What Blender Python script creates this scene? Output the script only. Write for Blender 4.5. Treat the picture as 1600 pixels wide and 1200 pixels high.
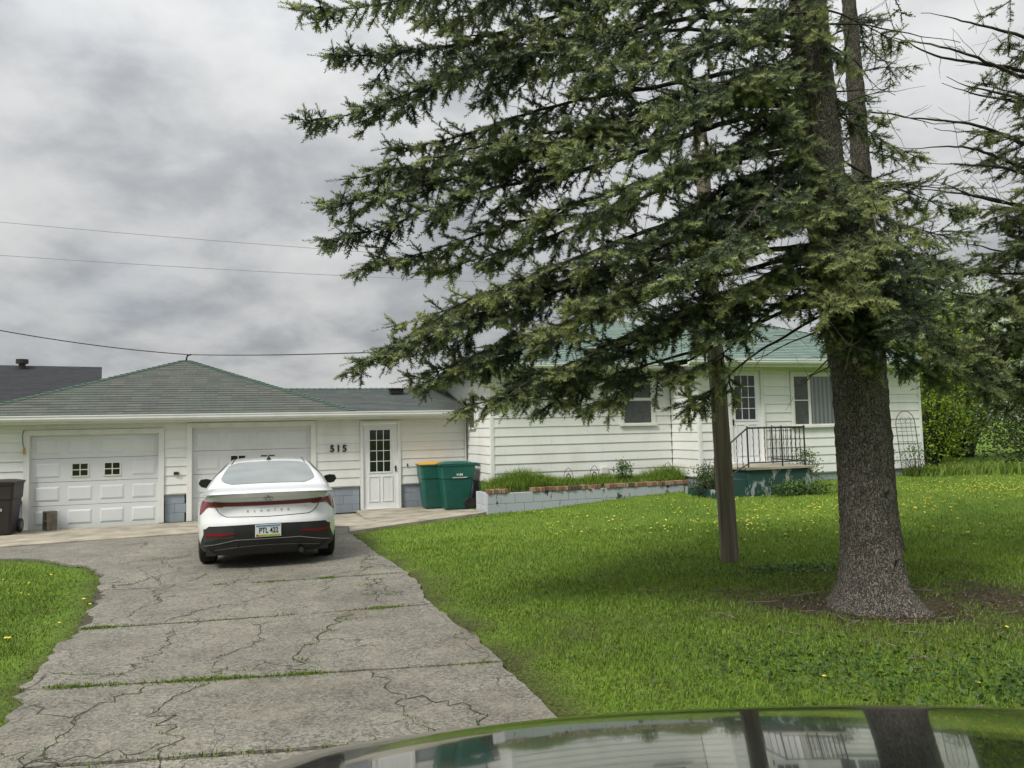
import bpy, bmesh, math, random
import numpy as np
from mathutils import Vector, Matrix
from mathutils.geometry import delaunay_2d_cdt

random.seed(7); RNG = np.random.default_rng(11)
scene = bpy.context.scene
for o in list(bpy.data.objects): bpy.data.objects.remove(o)
COL = scene.collection
R = math.radians

# ------------------------------------------------------------------ camera
EYE = 1.75
cam_d = bpy.data.cameras.new('camera'); cam = bpy.data.objects.new('camera', cam_d); COL.objects.link(cam)
cam_d.sensor_width = 36; cam_d.lens = 36 * 1150 / 1600; cam_d.clip_start = .05; cam_d.clip_end = 3000
cam.matrix_world = Matrix.Translation((0, 0, EYE)) @ Matrix.Rotation(R(90) + math.atan(72 / 1150), 4, 'X') @ Matrix.Rotation(R(-1.3), 4, 'Z')
scene.camera = cam

# ------------------------------------------------------------------ sky, sun, exposure
SUN_EL, SUN_AZ = R(50), R(220)       # soft sun behind the clouds, behind and left of the viewer
world = bpy.data.worlds.new('World'); scene.world = world; world.use_nodes = True
def build_world():
    nt = world.node_tree; N = nt.nodes; L = nt.links; N.clear()
    out = N.new('ShaderNodeOutputWorld'); bg = N.new('ShaderNodeBackground'); L.new(bg.outputs[0], out.inputs[0])
    tc = N.new('ShaderNodeTexCoord'); sep = N.new('ShaderNodeSeparateXYZ'); L.new(tc.outputs['Generated'], sep.inputs[0])
    def m(op, a, b=None, c=None):
        n = N.new('ShaderNodeMath'); n.operation = op
        for i, v in enumerate((a, b, c)):
            if v is None: continue
            if hasattr(v, 'links'): L.new(v, n.inputs[i])
            else: n.inputs[i].default_value = v
        return n.outputs[0]
    zc = m('MAXIMUM', sep.outputs[2], 0.0)
    den = m('ADD', zc, 0.42)
    px = m('DIVIDE', sep.outputs[0], den); py = m('DIVIDE', sep.outputs[1], den)
    cmb = N.new('ShaderNodeCombineXYZ'); L.new(px, cmb.inputs[0]); L.new(py, cmb.inputs[1]); L.new(zc, cmb.inputs[2])
    def noise(scale, detail, rough, dist, off):
        mp = N.new('ShaderNodeMapping'); mp.inputs['Location'].default_value = off; L.new(cmb.outputs[0], mp.inputs[0])
        n = N.new('ShaderNodeTexNoise'); n.inputs['Scale'].default_value = scale; n.inputs['Detail'].default_value = detail
        n.inputs['Roughness'].default_value = rough; n.inputs['Distortion'].default_value = dist
        L.new(mp.outputs[0], n.inputs['Vector']); return n.outputs['Fac']
    n1 = noise(2.5, 9, .52, .15, (3.1, 1.7, 0)); n2 = noise(6.5, 8, .56, .2, (7.3, 2.2, 0))
    mix = m('ADD', m('MULTIPLY', n1, .68), m('MULTIPLY', n2, .32))
    rp = N.new('ShaderNodeValToRGB'); L.new(mix, rp.inputs[0])
    e = rp.color_ramp.elements
    e[0].position = .36; e[0].color = (.196, .204, .214, 1)
    e[1].position = .65; e[1].color = (.405, .408, .406, 1)
    a = e.new(.44); a.color = (.245, .253, .262, 1)
    b = e.new(.51); b.color = (.315, .321, .326, 1)
    c = e.new(.57); c.color = (.362, .367, .367, 1)
    # thin places let the blue sky through
    sky = N.new('ShaderNodeTexSky'); sky.sky_type = 'NISHITA'; sky.sun_disc = False
    sky.sun_elevation = SUN_EL; sky.sun_rotation = SUN_AZ; sky.dust_density = 3
    sk = N.new('ShaderNodeVectorMath'); sk.operation = 'SCALE'; sk.inputs['Scale'].default_value = .085; L.new(sky.outputs[0], sk.inputs[0])
    thin = noise(1.5, 4, .5, .2, (1.3, 9.1, 0))
    tr = N.new('ShaderNodeMapRange'); tr.inputs['From Min'].default_value = .52; tr.inputs['From Max'].default_value = .72
    tr.inputs['To Max'].default_value = .30; tr.inputs['To Min'].default_value = .03; L.new(thin, tr.inputs[0])
    mx = N.new('ShaderNodeMix'); mx.data_type = 'RGBA'
    L.new(tr.outputs[0], mx.inputs[0]); L.new(rp.outputs[0], mx.inputs[6]); L.new(sk.outputs[0], mx.inputs[7])
    # overcast luminance distribution: brighter overhead, the same all round the compass
    g = m('ADD', m('MULTIPLY', m('MULTIPLY', zc, zc), 1.6), .82)
    sc = N.new('ShaderNodeVectorMath'); sc.operation = 'SCALE'; L.new(mx.outputs[2], sc.inputs[0]); L.new(g, sc.inputs['Scale'])
    L.new(sc.outputs[0], bg.inputs[0]); bg.inputs[1].default_value = 1.0
build_world()
sl = bpy.data.lights.new('sun', 'SUN'); sl.energy = 1.5; sl.angle = R(14); sl.color = (1, .965, .9)
so = bpy.data.objects.new('sun', sl); COL.objects.link(so)
so.rotation_euler = Vector((-math.sin(SUN_AZ) * math.cos(SUN_EL), -math.cos(SUN_AZ) * math.cos(SUN_EL), -math.sin(SUN_EL))).to_track_quat('-Z', 'Y').to_euler()
vs = scene.view_settings; vs.view_transform = 'Standard'; vs.look = 'None'; vs.gamma = 1; vs.use_curve_mapping = False
vs.exposure = .95
cy = scene.cycles; cy.use_adaptive_sampling = True; cy.adaptive_threshold = .02; cy.max_bounces = 4; cy.diffuse_bounces = 2; cy.glossy_bounces = 3; cy.transmission_bounces = 2; cy.caustics_reflective = False; cy.caustics_refractive = False

# ------------------------------------------------------------------ helpers
def hexrand(ix, iy, seed):
    h = (ix * 374761393 + iy * 668265263 + seed * 1442695041) & 0x7fffffff
    h = ((h ^ (h >> 13)) * 1274126177) & 0x7fffffff
    return ((h ^ (h >> 16)) & 0xffff) / 65535.
def vnoise(x, y, s, seed=0):
    x = np.asarray(x, float) / s; y = np.asarray(y, float) / s
    ix = np.floor(x).astype(np.int64); iy = np.floor(y).astype(np.int64)
    fx = x - ix; fy = y - iy; fx = fx * fx * (3 - 2 * fx); fy = fy * fy * (3 - 2 * fy)
    a = hexrand(ix, iy, seed); b = hexrand(ix + 1, iy, seed); c = hexrand(ix, iy + 1, seed); d = hexrand(ix + 1, iy + 1, seed)
    return (a * (1 - fx) + b * fx) * (1 - fy) + (c * (1 - fx) + d * fx) * fy
def fbm(x, y, s, seed=0):
    return .55 * vnoise(x, y, s, seed) + .3 * vnoise(x, y, s * .47, seed + 5) + .15 * vnoise(x, y, s * .21, seed + 9)

def add(name, mesh, mat=None, parent=None, label=None, cat=None, group=None, kind=None):
    o = bpy.data.objects.new(name, mesh); COL.objects.link(o)
    if mat is not None and mesh is not None and len(mesh.materials) == 0: mesh.materials.append(mat)
    if parent is not None: o.parent = parent
    tag(o, label, cat, group, kind); return o
def tag(o, label=None, cat=None, group=None, kind=None):
    if label: o['label'] = label
    if cat: o['category'] = cat
    if group: o['group'] = group
    if kind: o['kind'] = kind
    return o
def empty(name, loc=(0, 0, 0), rz=0, label=None, cat=None, group=None):
    o = bpy.data.objects.new(name, None); COL.objects.link(o); o.empty_display_size = .2
    o.location = loc; o.rotation_euler = (0, 0, rz); return tag(o, label, cat, group)
def copy_tree(o, parent=None):
    c = o.copy(); COL.objects.link(c); c.parent = parent
    for ch in list(o.children): copy_tree(ch, c)
    return c

class MB:
    """collects simple shapes into one mesh"""
    def __init__(s): s.v = []; s.f = []; s.uv = None
    def quad(s, a, b, c, d):
        n = len(s.v); s.v += [tuple(a), tuple(b), tuple(c), tuple(d)]; s.f.append((n, n + 1, n + 2, n + 3)); return s
    def poly(s, pts):
        n = len(s.v); s.v += [tuple(p) for p in pts]; s.f.append(tuple(range(n, n + len(pts)))); return s
    def box(s, a, b):
        (x0, y0, z0), (x1, y1, z1) = a, b; n = len(s.v)
        s.v += [(x0, y0, z0), (x1, y0, z0), (x1, y1, z0), (x0, y1, z0), (x0, y0, z1), (x1, y0, z1), (x1, y1, z1), (x0, y1, z1)]
        s.f += [tuple(n + i for i in q) for q in ((3, 2, 1, 0), (4, 5, 6, 7), (0, 1, 5, 4), (1, 2, 6, 5), (2, 3, 7, 6), (3, 0, 4, 7))]; return s
    def prism(s, pts, d):
        """closed polygon pts extruded by vector d"""
        n = len(s.v); k = len(pts); d = Vector(d)
        s.v += [tuple(p) for p in pts] + [tuple(Vector(p) + d) for p in pts]
        s.f.append(tuple(range(n + k - 1, n - 1, -1))); s.f.append(tuple(range(n + k, n + 2 * k)))
        for i in range(k): j = (i + 1) % k; s.f.append((n + i, n + j, n + k + j, n + k + i))
        return s
    def tube(s, pts, r, k=8, cap=True, closed=False):
        pts = [Vector(p) for p in pts]; m = len(pts); n = len(s.v)
        rs = r if hasattr(r, '__len__') else [r] * m
        prev = None
        for i, p in enumerate(pts):
            if closed: t = pts[(i + 1) % m] - pts[i - 1]
            else: t = (pts[min(i + 1, m - 1)] - pts[max(i - 1, 0)])
            t.normalize()
            if prev is None:
                ref = Vector((0, 0, 1)) if abs(t.z) < .9 else Vector((1, 0, 0)); a = t.cross(ref).normalized()
            else: a = (prev - t * prev.dot(t)).normalized()
            b = t.cross(a); prev = a
            for q in range(k):
                th = 2 * math.pi * q / k; s.v.append(tuple(p + (a * math.cos(th) + b * math.sin(th)) * rs[i]))
        for i in range(m if closed else m - 1):
            j = (i + 1) % m
            for q in range(k):
                w = (q + 1) % k; s.f.append((n + i * k + q, n + i * k + w, n + j * k + w, n + j * k + q))
        if cap and not closed:
            s.f.append(tuple(n + q for q in range(k))[::-1]); s.f.append(tuple(n + (m - 1) * k + q for q in range(k)))
        return s
    def lathe(s, prof, c=(0, 0, 0), axis='z', k=24):
        n = len(s.v); m = len(prof)
        for r, h in prof:
            for q in range(k):
                th = 2 * math.pi * q / k; x, y = r * math.cos(th), r * math.sin(th)
                p = {'z': (x, y, h), 'x': (h, x, y), 'y': (x, h, y)}[axis]
                s.v.append((p[0] + c[0], p[1] + c[1], p[2] + c[2]))
        for i in range(m - 1):
            for q in range(k):
                w = (q + 1) % k; s.f.append((n + i * k + q, n + i * k + w, n + (i + 1) * k + w, n + (i + 1) * k + q))
        return s
    def grid(s, P):
        """P[i][j] points"""
        n = len(s.v); a = len(P); b = len(P[0])
        for row in P: s.v += [tuple(p) for p in row]
        for i in range(a - 1):
            for j in range(b - 1): s.f.append((n + i * b + j, n + i * b + j + 1, n + (i + 1) * b + j + 1, n + (i + 1) * b + j))
        return s
    def mesh(s, name, smooth=False, bevel=0, fix=True, weld=False):
        me = bpy.data.meshes.new(name); me.from_pydata(s.v, [], s.f)
        if fix or bevel or weld:
            bm = bmesh.new(); bm.from_mesh(me)
            if weld: bmesh.ops.remove_doubles(bm, verts=bm.verts, dist=1e-4)
            if fix: bmesh.ops.recalc_face_normals(bm, faces=bm.faces)
            if bevel:
                ed = [e for e in bm.edges if len(e.link_faces) == 2 and e.calc_face_angle(0) > .5]
                bmesh.ops.bevel(bm, geom=ed, offset=bevel, segments=2, affect='EDGES', profile=.6)
            bm.to_mesh(me); bm.free()
        if smooth:
            me.shade_smooth()
            if hasattr(me, 'set_sharp_from_angle'): me.set_sharp_from_angle(angle=R(40))
        return me
    def build(s, name, mat, parent=None, smooth=False, bevel=0, fix=True, weld=False, **k):
        return add(name, s.mesh(name, smooth, bevel, fix, weld), mat, parent, **k)

def np_mesh(name, V, Fc, attr=None, smooth=False):
    """V (n,3); Fc (m,k) equal sided faces; attr dict of per-vertex floats"""
    me = bpy.data.meshes.new(name); n = len(V); m, k = Fc.shape
    me.vertices.add(n); me.vertices.foreach_set('co', np.ascontiguousarray(V, np.float32).ravel())
    me.loops.add(m * k); me.loops.foreach_set('vertex_index', np.ascontiguousarray(Fc, np.int32).ravel())
    me.polygons.add(m); me.polygons.foreach_set('loop_start', np.arange(0, m * k, k, dtype=np.int32))
    if smooth: me.polygons.foreach_set('use_smooth', np.ones(m, bool))
    me.update(calc_edges=True)
    for key, val in (attr or {}).items():
        a = me.attributes.new(key, 'FLOAT', 'POINT'); a.data.foreach_set('value', np.ascontiguousarray(val, np.float32))
    return me

def text_mesh(txt, size, depth=.004, offset=0.0, spacing=1.0):
    c = bpy.data.curves.new('lettering', 'FONT'); c.body = txt; c.size = size; c.extrude = depth; c.offset = offset
    c.align_x = 'CENTER'; c.align_y = 'CENTER'; c.space_character = spacing; c.resolution_u = 3
    o = bpy.data.objects.new('lettering', c); COL.objects.link(o)
    dg = bpy.context.evaluated_depsgraph_get(); me = bpy.data.meshes.new_from_object(o.evaluated_get(dg))
    bpy.data.objects.remove(o); bpy.data.curves.remove(c); me.materials.clear(); return me

# ------------------------------------------------------------------ materials
MAT = {}
def nodes_of(name):
    m = bpy.data.materials.new(name); m.use_nodes = True; nt = m.node_tree; return m, nt, nt.nodes['Principled BSDF']
def lk(nt, a, b): nt.links.new(a, b)
def mat(name, col, rough=.6, var=.12, scale=6, col2=None, bump=0, bscale=60, metal=0, spec=.5, coat=0, stretch=(1, 1, 1), detail=5, coords='Object', thr=None):
    m, nt, b = nodes_of(name); N = nt.nodes
    b.inputs['Roughness'].default_value = rough; b.inputs['Metallic'].default_value = metal
    b.inputs['Specular IOR Level'].default_value = spec; b.inputs['Coat Weight'].default_value = coat
    if coat: b.inputs['Coat Roughness'].default_value = .03
    tc = N.new('ShaderNodeTexCoord'); mp = N.new('ShaderNodeMapping'); mp.inputs['Scale'].default_value = stretch
    lk(nt, tc.outputs[coords], mp.inputs[0])
    nz = N.new('ShaderNodeTexNoise'); nz.inputs['Scale'].default_value = scale; nz.inputs['Detail'].default_value = detail; nz.inputs['Roughness'].default_value = .6
    lk(nt, mp.outputs[0], nz.inputs['Vector'])
    rp = N.new('ShaderNodeValToRGB'); lk(nt, nz.outputs['Fac'], rp.inputs[0])
    c2 = col2 or tuple(x * (1 - var) for x in col); c1 = col if col2 else tuple(min(1, x * (1 + var * .6)) for x in col)
    lo, hi = thr or (.32, .68)
    rp.color_ramp.elements[0].position = lo; rp.color_ramp.elements[0].color = (*c2, 1)
    rp.color_ramp.elements[1].position = hi; rp.color_ramp.elements[1].color = (*c1, 1)
    lk(nt, rp.outputs[0], b.inputs['Base Color'])
    if bump:
        n2 = N.new('ShaderNodeTexNoise'); n2.inputs['Scale'].default_value = bscale; n2.inputs['Detail'].default_value = 6; lk(nt, mp.outputs[0], n2.inputs['Vector'])
        bp = N.new('ShaderNodeBump'); bp.inputs['Strength'].default_value = bump; bp.inputs['Distance'].default_value = .01
        lk(nt, n2.outputs['Fac'], bp.inputs['Height']); lk(nt, bp.outputs[0], b.inputs['Normal'])
    MAT[name] = m; return m
def paint_mat(name, col, dirt, amount=.5, rough=.5, scale=2.2, objvar=.05, bump=.05):
    """old outdoor paint: streaky dirt, per-piece tone"""
    m, nt, b = nodes_of(name); N = nt.nodes; b.inputs['Roughness'].default_value = rough
    tc = N.new('ShaderNodeTexCoord'); oi = N.new('ShaderNodeObjectInfo')
    mp = N.new('ShaderNodeMapping'); mp.inputs['Scale'].default_value = (1, 1, .35); lk(nt, tc.outputs['Object'], mp.inputs[0])
    n1 = N.new('ShaderNodeTexNoise'); n1.inputs['Scale'].default_value = scale; n1.inputs['Detail'].default_value = 8; n1.inputs['Roughness'].default_value = .65; lk(nt, mp.outputs[0], n1.inputs['Vector'])
    n2 = N.new('ShaderNodeTexNoise'); n2.inputs['Scale'].default_value = 28; n2.inputs['Detail'].default_value = 5; lk(nt, tc.outputs['Object'], n2.inputs['Vector'])
    mr = N.new('ShaderNodeMapRange'); mr.inputs['From Min'].default_value = .48; mr.inputs['From Max'].default_value = .80; mr.inputs['To Max'].default_value = amount; lk(nt, n1.outputs['Fac'], mr.inputs[0])
    ms = N.new('ShaderNodeMapRange'); ms.inputs['From Min'].default_value = .66; ms.inputs['From Max'].default_value = .80; ms.inputs['To Max'].default_value = amount * .7; lk(nt, n2.outputs['Fac'], ms.inputs[0])
    ad = N.new('ShaderNodeMath'); ad.operation = 'ADD'; ad.use_clamp = True; lk(nt, mr.outputs[0], ad.inputs[0]); lk(nt, ms.outputs[0], ad.inputs[1])
    mx = N.new('ShaderNodeMix'); mx.data_type = 'RGBA'; mx.inputs[6].default_value = (*col, 1); mx.inputs[7].default_value = (*dirt, 1); lk(nt, ad.outputs[0], mx.inputs[0])
    hs = N.new('ShaderNodeHueSaturation'); lk(nt, mx.outputs[2], hs.inputs['Color'])
    vr = N.new('ShaderNodeMapRange'); vr.inputs['To Min'].default_value = 1 - objvar; vr.inputs['To Max'].default_value = 1 + objvar; lk(nt, oi.outputs['Random'], vr.inputs[0]); lk(nt, vr.outputs[0], hs.inputs['Value'])
    lk(nt, hs.outputs[0], b.inputs['Base Color'])
    if bump:
        bp = N.new('ShaderNodeBump'); bp.inputs['Strength'].default_value = bump; bp.inputs['Distance'].default_value = .01; lk(nt, n2.outputs['Fac'], bp.inputs['Height']); lk(nt, bp.outputs[0], b.inputs['Normal'])
    MAT[name] = m; return m
def tint_mat(name, cols, rough=.6, trans=.0, spec=.3):
    """colour ramp over the per-vertex attribute 'tint'"""
    m, nt, b = nodes_of(name); N = nt.nodes; b.inputs['Roughness'].default_value = rough; b.inputs['Specular IOR Level'].default_value = spec
    at = N.new('ShaderNodeAttribute'); at.attribute_name = 'tint'; rp = N.new('ShaderNodeValToRGB'); lk(nt, at.outputs['Fac'], rp.inputs[0])
    e = rp.color_ramp.elements
    while len(e) < len(cols): e.new(.5)
    for i, (p, c) in enumerate(cols): e[i].position = p; e[i].color = (*c, 1)
    lk(nt, rp.outputs[0], b.inputs['Base Color'])
    if trans:
        tr = N.new('ShaderNodeBsdfTranslucent'); lk(nt, rp.outputs[0], tr.inputs['Color']); mx = N.new('ShaderNodeMixShader'); mx.inputs[0].default_value = trans
        lk(nt, b.outputs[0], mx.inputs[1]); lk(nt, tr.outputs[0], mx.inputs[2]); lk(nt, mx.outputs[0], N['Material Output'].inputs[0])
    MAT[name] = m; return m

paint_mat('siding', (.79, .80, .765), (.47, .46, .40), .42, .45, 1.6, .025)
paint_mat('trim', (.76, .76, .72), (.42, .40, .34), .45, .5, 3)
paint_mat('gutter', (.80, .81, .80), (.45, .45, .43), .3, .35, 2)
paint_mat('overhead_door', (.70, .72, .725), (.44, .44, .42), .42, .4, 1.2, .012, .02)
paint_mat('foundation', (.27, .31, .355), (.15, .17, .19), .5, .7, 4, .06, .3)
paint_mat('door_white', (.80, .82, .82), (.45, .44, .40), .25, .45, 3, .01)
mat('gap', (.05, .05, .045), .9, .2)
mat('dark_glass', (.012, .014, .015), .06, .3, 3, spec=.6)
mat('screen_glass', (.075, .08, .08), .25, .35, 14, spec=.5)
mat('iron', (.025, .022, .02), .5, .4, 30, bump=.2)
mat('concrete', (.36, .325, .25), .85, .42, 2.0, bump=.35, bscale=70)
mat('soil', (.075, .058, .04), .95, .5, 14, bump=.8, bscale=60)
mat('white_print', (.75, .76, .75), .6, .1)
mat('black_print', (.012, .012, .012), .5, .1)

def m_shingle(name, c1, c2, c3, lichen=None):
    m, nt, b = nodes_of(name); N = nt.nodes; b.inputs['Roughness'].default_value = .9
    uv = N.new('ShaderNodeUVMap'); br = N.new('ShaderNodeTexBrick'); lk(nt, uv.outputs[0], br.inputs['Vector'])
    br.inputs['Color1'].default_value = (*c1, 1); br.inputs['Color2'].default_value = (*c2, 1); br.inputs['Mortar'].default_value = (*[x * .6 for x in c1], 1)
    br.inputs['Scale'].default_value = 1; br.inputs['Brick Width'].default_value = .30; br.inputs['Row Height'].default_value = .16; br.inputs['Mortar Size'].default_value = .0035; br.inputs['Bias'].default_value = -.1
    tc = N.new('ShaderNodeTexCoord'); nz = N.new('ShaderNodeTexNoise'); nz.inputs['Scale'].default_value = 1.1; nz.inputs['Detail'].default_value = 8; nz.inputs['Roughness'].default_value = .7; lk(nt, tc.outputs['Object'], nz.inputs['Vector'])
    mr = N.new('ShaderNodeMapRange'); mr.inputs['From Min'].default_value = .45; mr.inputs['From Max'].default_value = .68; mr.inputs['To Max'].default_value = .75; lk(nt, nz.outputs['Fac'], mr.inputs[0])
    mx = N.new('ShaderNodeMix'); mx.data_type = 'RGBA'; mx.inputs[7].default_value = (*c3, 1); lk(nt, br.outputs[0], mx.inputs[6]); lk(nt, mr.outputs[0], mx.inputs[0])
    n2 = N.new('ShaderNodeTexNoise'); n2.inputs['Scale'].default_value = 45; n2.inputs['Detail'].default_value = 4; lk(nt, tc.outputs['Object'], n2.inputs['Vector'])
    r2 = N.new('ShaderNodeMapRange'); r2.inputs['From Min'].default_value = .25; r2.inputs['From Max'].default_value = .75; r2.inputs['To Min'].default_value = .6; r2.inputs['To Max'].default_value = 1.35; lk(nt, n2.outputs['Fac'], r2.inputs[0])
    hs = N.new('ShaderNodeHueSaturation'); lk(nt, mx.outputs[2], hs.inputs['Color']); lk(nt, r2.outputs[0], hs.inputs['Value']); lk(nt, hs.outputs[0], b.inputs['Base Color'])
    bp = N.new('ShaderNodeBump'); bp.inputs['Strength'].default_value = .6; bp.inputs['Distance'].default_value = .008; lk(nt, n2.outputs['Fac'], bp.inputs['Height']); lk(nt, bp.outputs[0], b.inputs['Normal'])
    MAT[name] = m
m_shingle('shingle_grey', (.110, .115, .098), (.066, .076, .066), (.088, .112, .086))
m_shingle('shingle_wing', (.095, .11, .105), (.055, .07, .07), (.10, .115, .09))
m_shingle('shingle_green', (.185, .255, .22), (.12, .185, .155), (.15, .215, .185))
m_shingle('shingle_dark', (.042, .043, .048), (.026, .027, .031), (.036, .037, .041))
mat('cap_green', (.065, .115, .085), .9, .35, 8, bump=.3)

def m_asphalt():
    m, nt, b = nodes_of('driveway'); N = nt.nodes; b.inputs['Roughness'].default_value = .92
    tc = N.new('ShaderNodeTexCoord'); oi = N.new('ShaderNodeObjectInfo')
    big = N.new('ShaderNodeTexNoise'); big.inputs['Scale'].default_value = .9; big.inputs['Detail'].default_value = 7; big.inputs['Roughness'].default_value = .62; lk(nt, tc.outputs['Object'], big.inputs['Vector'])
    rp = N.new('ShaderNodeValToRGB'); lk(nt, big.outputs['Fac'], rp.inputs[0]); e = rp.color_ramp.elements
    e[0].position = .3; e[0].color = (.112, .106, .086, 1); e[1].position = .72; e[1].color = (.225, .212, .172, 1)
    ag = N.new('ShaderNodeTexVoronoi'); ag.inputs['Scale'].default_value = 62; lk(nt, tc.outputs['Object'], ag.inputs['Vector'])
    r2 = N.new('ShaderNodeSeparateColor'); lk(nt, ag.outputs['Color'], r2.inputs[0])
    r3 = N.new('ShaderNodeMapRange'); r3.inputs['To Min'].default_value = .55; r3.inputs['To Max'].default_value = 1.55; lk(nt, r2.outputs[0], r3.inputs[0])
    hs = N.new('ShaderNodeHueSaturation'); lk(nt, rp.outputs[0], hs.inputs['Color']); lk(nt, r3.outputs[0], hs.inputs['Value'])
    # rust coloured stains
    st = N.new('ShaderNodeTexNoise'); st.inputs['Scale'].default_value = 1.6; st.inputs['Detail'].default_value = 5; mp = N.new('ShaderNodeMapping'); mp.inputs['Scale'].default_value = (.5, 1.6, 1); lk(nt, tc.outputs['Object'], mp.inputs[0]); lk(nt, mp.outputs[0], st.inputs['Vector'])
    mr = N.new('ShaderNodeMapRange'); mr.inputs['From Min'].default_value = .60; mr.inputs['From Max'].default_value = .74; mr.inputs['To Max'].default_value = .55; lk(nt, st.outputs['Fac'], mr.inputs[0])
    mx = N.new('ShaderNodeMix'); mx.data_type = 'RGBA'; mx.inputs[7].default_value = (.17, .135, .085, 1); lk(nt, hs.outputs[0], mx.inputs[6]); lk(nt, mr.outputs[0], mx.inputs[0])
    # pale worn patches and a network of hairline crazing
    pn = N.new('ShaderNodeTexNoise'); pn.inputs['Scale'].default_value = 3.3; pn.inputs['Detail'].default_value = 9; pn.inputs['Roughness'].default_value = .7; lk(nt, tc.outputs['Object'], pn.inputs['Vector'])
    pr = N.new('ShaderNodeMapRange'); pr.inputs['From Min'].default_value = .46; pr.inputs['From Max'].default_value = .70; pr.inputs['To Max'].default_value = .55; lk(nt, pn.outputs['Fac'], pr.inputs[0])
    px = N.new('ShaderNodeMix'); px.data_type = 'RGBA'; px.inputs[7].default_value = (.285, .262, .205, 1); lk(nt, mx.outputs[2], px.inputs[6]); lk(nt, pr.outputs[0], px.inputs[0])
    wn = N.new('ShaderNodeTexNoise'); wn.inputs['Scale'].default_value = 4; wn.inputs['Detail'].default_value = 5; lk(nt, tc.outputs['Object'], wn.inputs['Vector'])
    wv = N.new('ShaderNodeVectorMath'); wv.operation = 'MULTIPLY_ADD'; wv.inputs[1].default_value = (.35, .35, 0); lk(nt, wn.outputs['Color'], wv.inputs[0]); lk(nt, tc.outputs['Object'], wv.inputs[2])
    ve = N.new('ShaderNodeTexVoronoi'); ve.feature = 'DISTANCE_TO_EDGE'; ve.inputs['Scale'].default_value = 2.1; lk(nt, wv.outputs[0], ve.inputs['Vector'])
    er = N.new('ShaderNodeMapRange'); er.inputs['From Min'].default_value = .004; er.inputs['From Max'].default_value = .014; er.inputs['To Min'].default_value = 1; er.inputs['To Max'].default_value = 0; lk(nt, ve.outputs['Distance'], er.inputs[0])
    km = N.new('ShaderNodeMapRange'); km.inputs['From Min'].default_value = .50; km.inputs['From Max'].default_value = .58; lk(nt, big.outputs['Fac'], km.inputs[0])
    ek = N.new('ShaderNodeMath'); ek.operation = 'MULTIPLY'; lk(nt, er.outputs[0], ek.inputs[0]); lk(nt, km.outputs[0], ek.inputs[1])
    ex = N.new('ShaderNodeMix'); ex.data_type = 'RGBA'; ex.inputs[7].default_value = (.05, .047, .034, 1); lk(nt, px.outputs[2], ex.inputs[6]); lk(nt, ek.outputs[0], ex.inputs[0])
    lk(nt, ex.outputs[2], b.inputs['Base Color'])
    bp = N.new('ShaderNodeBump'); bp.inputs['Strength'].default_value = .7; bp.inputs['Distance'].default_value = .006; lk(nt, ag.outputs['Distance'], bp.inputs['Height'])
    b2 = N.new('ShaderNodeBump'); b2.inputs['Strength'].default_value = .5; b2.inputs['Distance'].default_value = .03; lk(nt, big.outputs['Fac'], b2.inputs['Height']); lk(nt, bp.outputs[0], b2.inputs['Normal']); lk(nt, b2.outputs[0], b.inputs['Normal'])
    MAT['driveway'] = m
m_asphalt()

# ------------------------------------------------------------------ layout: house frame and terrain
YAW = R(18); AX, AY = -.5, 16.3
CU, SU = math.cos(YAW), math.sin(YAW)
def W(u, v, z=0.): return Vector((AX + u * CU - v * SU, AY + u * SU + v * CU, z))
CTRL = [(-10, 3, -.02), (-4, 2, 0), (0, 2, 0), (4, 2, 0), (9, 3, 0), (0, 6, 0), (-4, 6, 0), (3.2, 6.8, .08), (2.5, 8.8, .14), (-4.2, 10.7, -.03), (-2.7, 11.0, -.02),
        (-6.5, 11, -.03), (-9, 12.2, -.08), (-9, 15.2, -.13), (-5.5, 16.2, -.13), (-2.2, 16.8, -.12), (-.7, 15.3, .03), (.5, 15.4, .07), (3.5, 16.3, .27), (4.3, 15.6, .25),
        (6, 15.8, .28), (7.5, 17, .38), (10, 18.2, .42), (12.5, 18, .36), (16, 19, .30), (9, 10, .16), (6, 6, .06), (13, 10, .18), (-14, 14, -.1), (-15, 26, -.1), (0, 28, .1), (14, 30, .3), (-10, -6, 0), (6, -6, 0)]
_c = np.array(CTRL)
def _k(r2): return np.where(r2 > 1e-12, .5 * r2 * np.log(np.maximum(r2, 1e-12)), 0)
_n = len(_c); _K = np.zeros((_n + 3, _n + 3)); _d2 = ((_c[:, None, :2] - _c[None, :, :2]) ** 2).sum(-1)
_K[:_n, :_n] = _k(_d2) + np.eye(_n) * .4; _K[:_n, _n] = 1; _K[:_n, _n + 1:] = _c[:, :2]; _K[_n, :_n] = 1; _K[_n + 1:, :_n] = _c[:, :2].T
_w = np.linalg.solve(_K, np.r_[_c[:, 2], 0, 0, 0])
def gz(x, y):
    x = np.asarray(x, float); y = np.asarray(y, float)
    xc = np.clip(x, -15, 16); yc = np.clip(y, -6, 30)
    d2 = (xc[..., None] - _c[:, 0]) ** 2 + (yc[..., None] - _c[:, 1]) ** 2
    z = (_k(d2) * _w[:_n]).sum(-1) + _w[_n] + _w[_n + 1] * xc + _w[_n + 2] * yc
    return z
def G(x, y): return float(gz(x, y))

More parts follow.
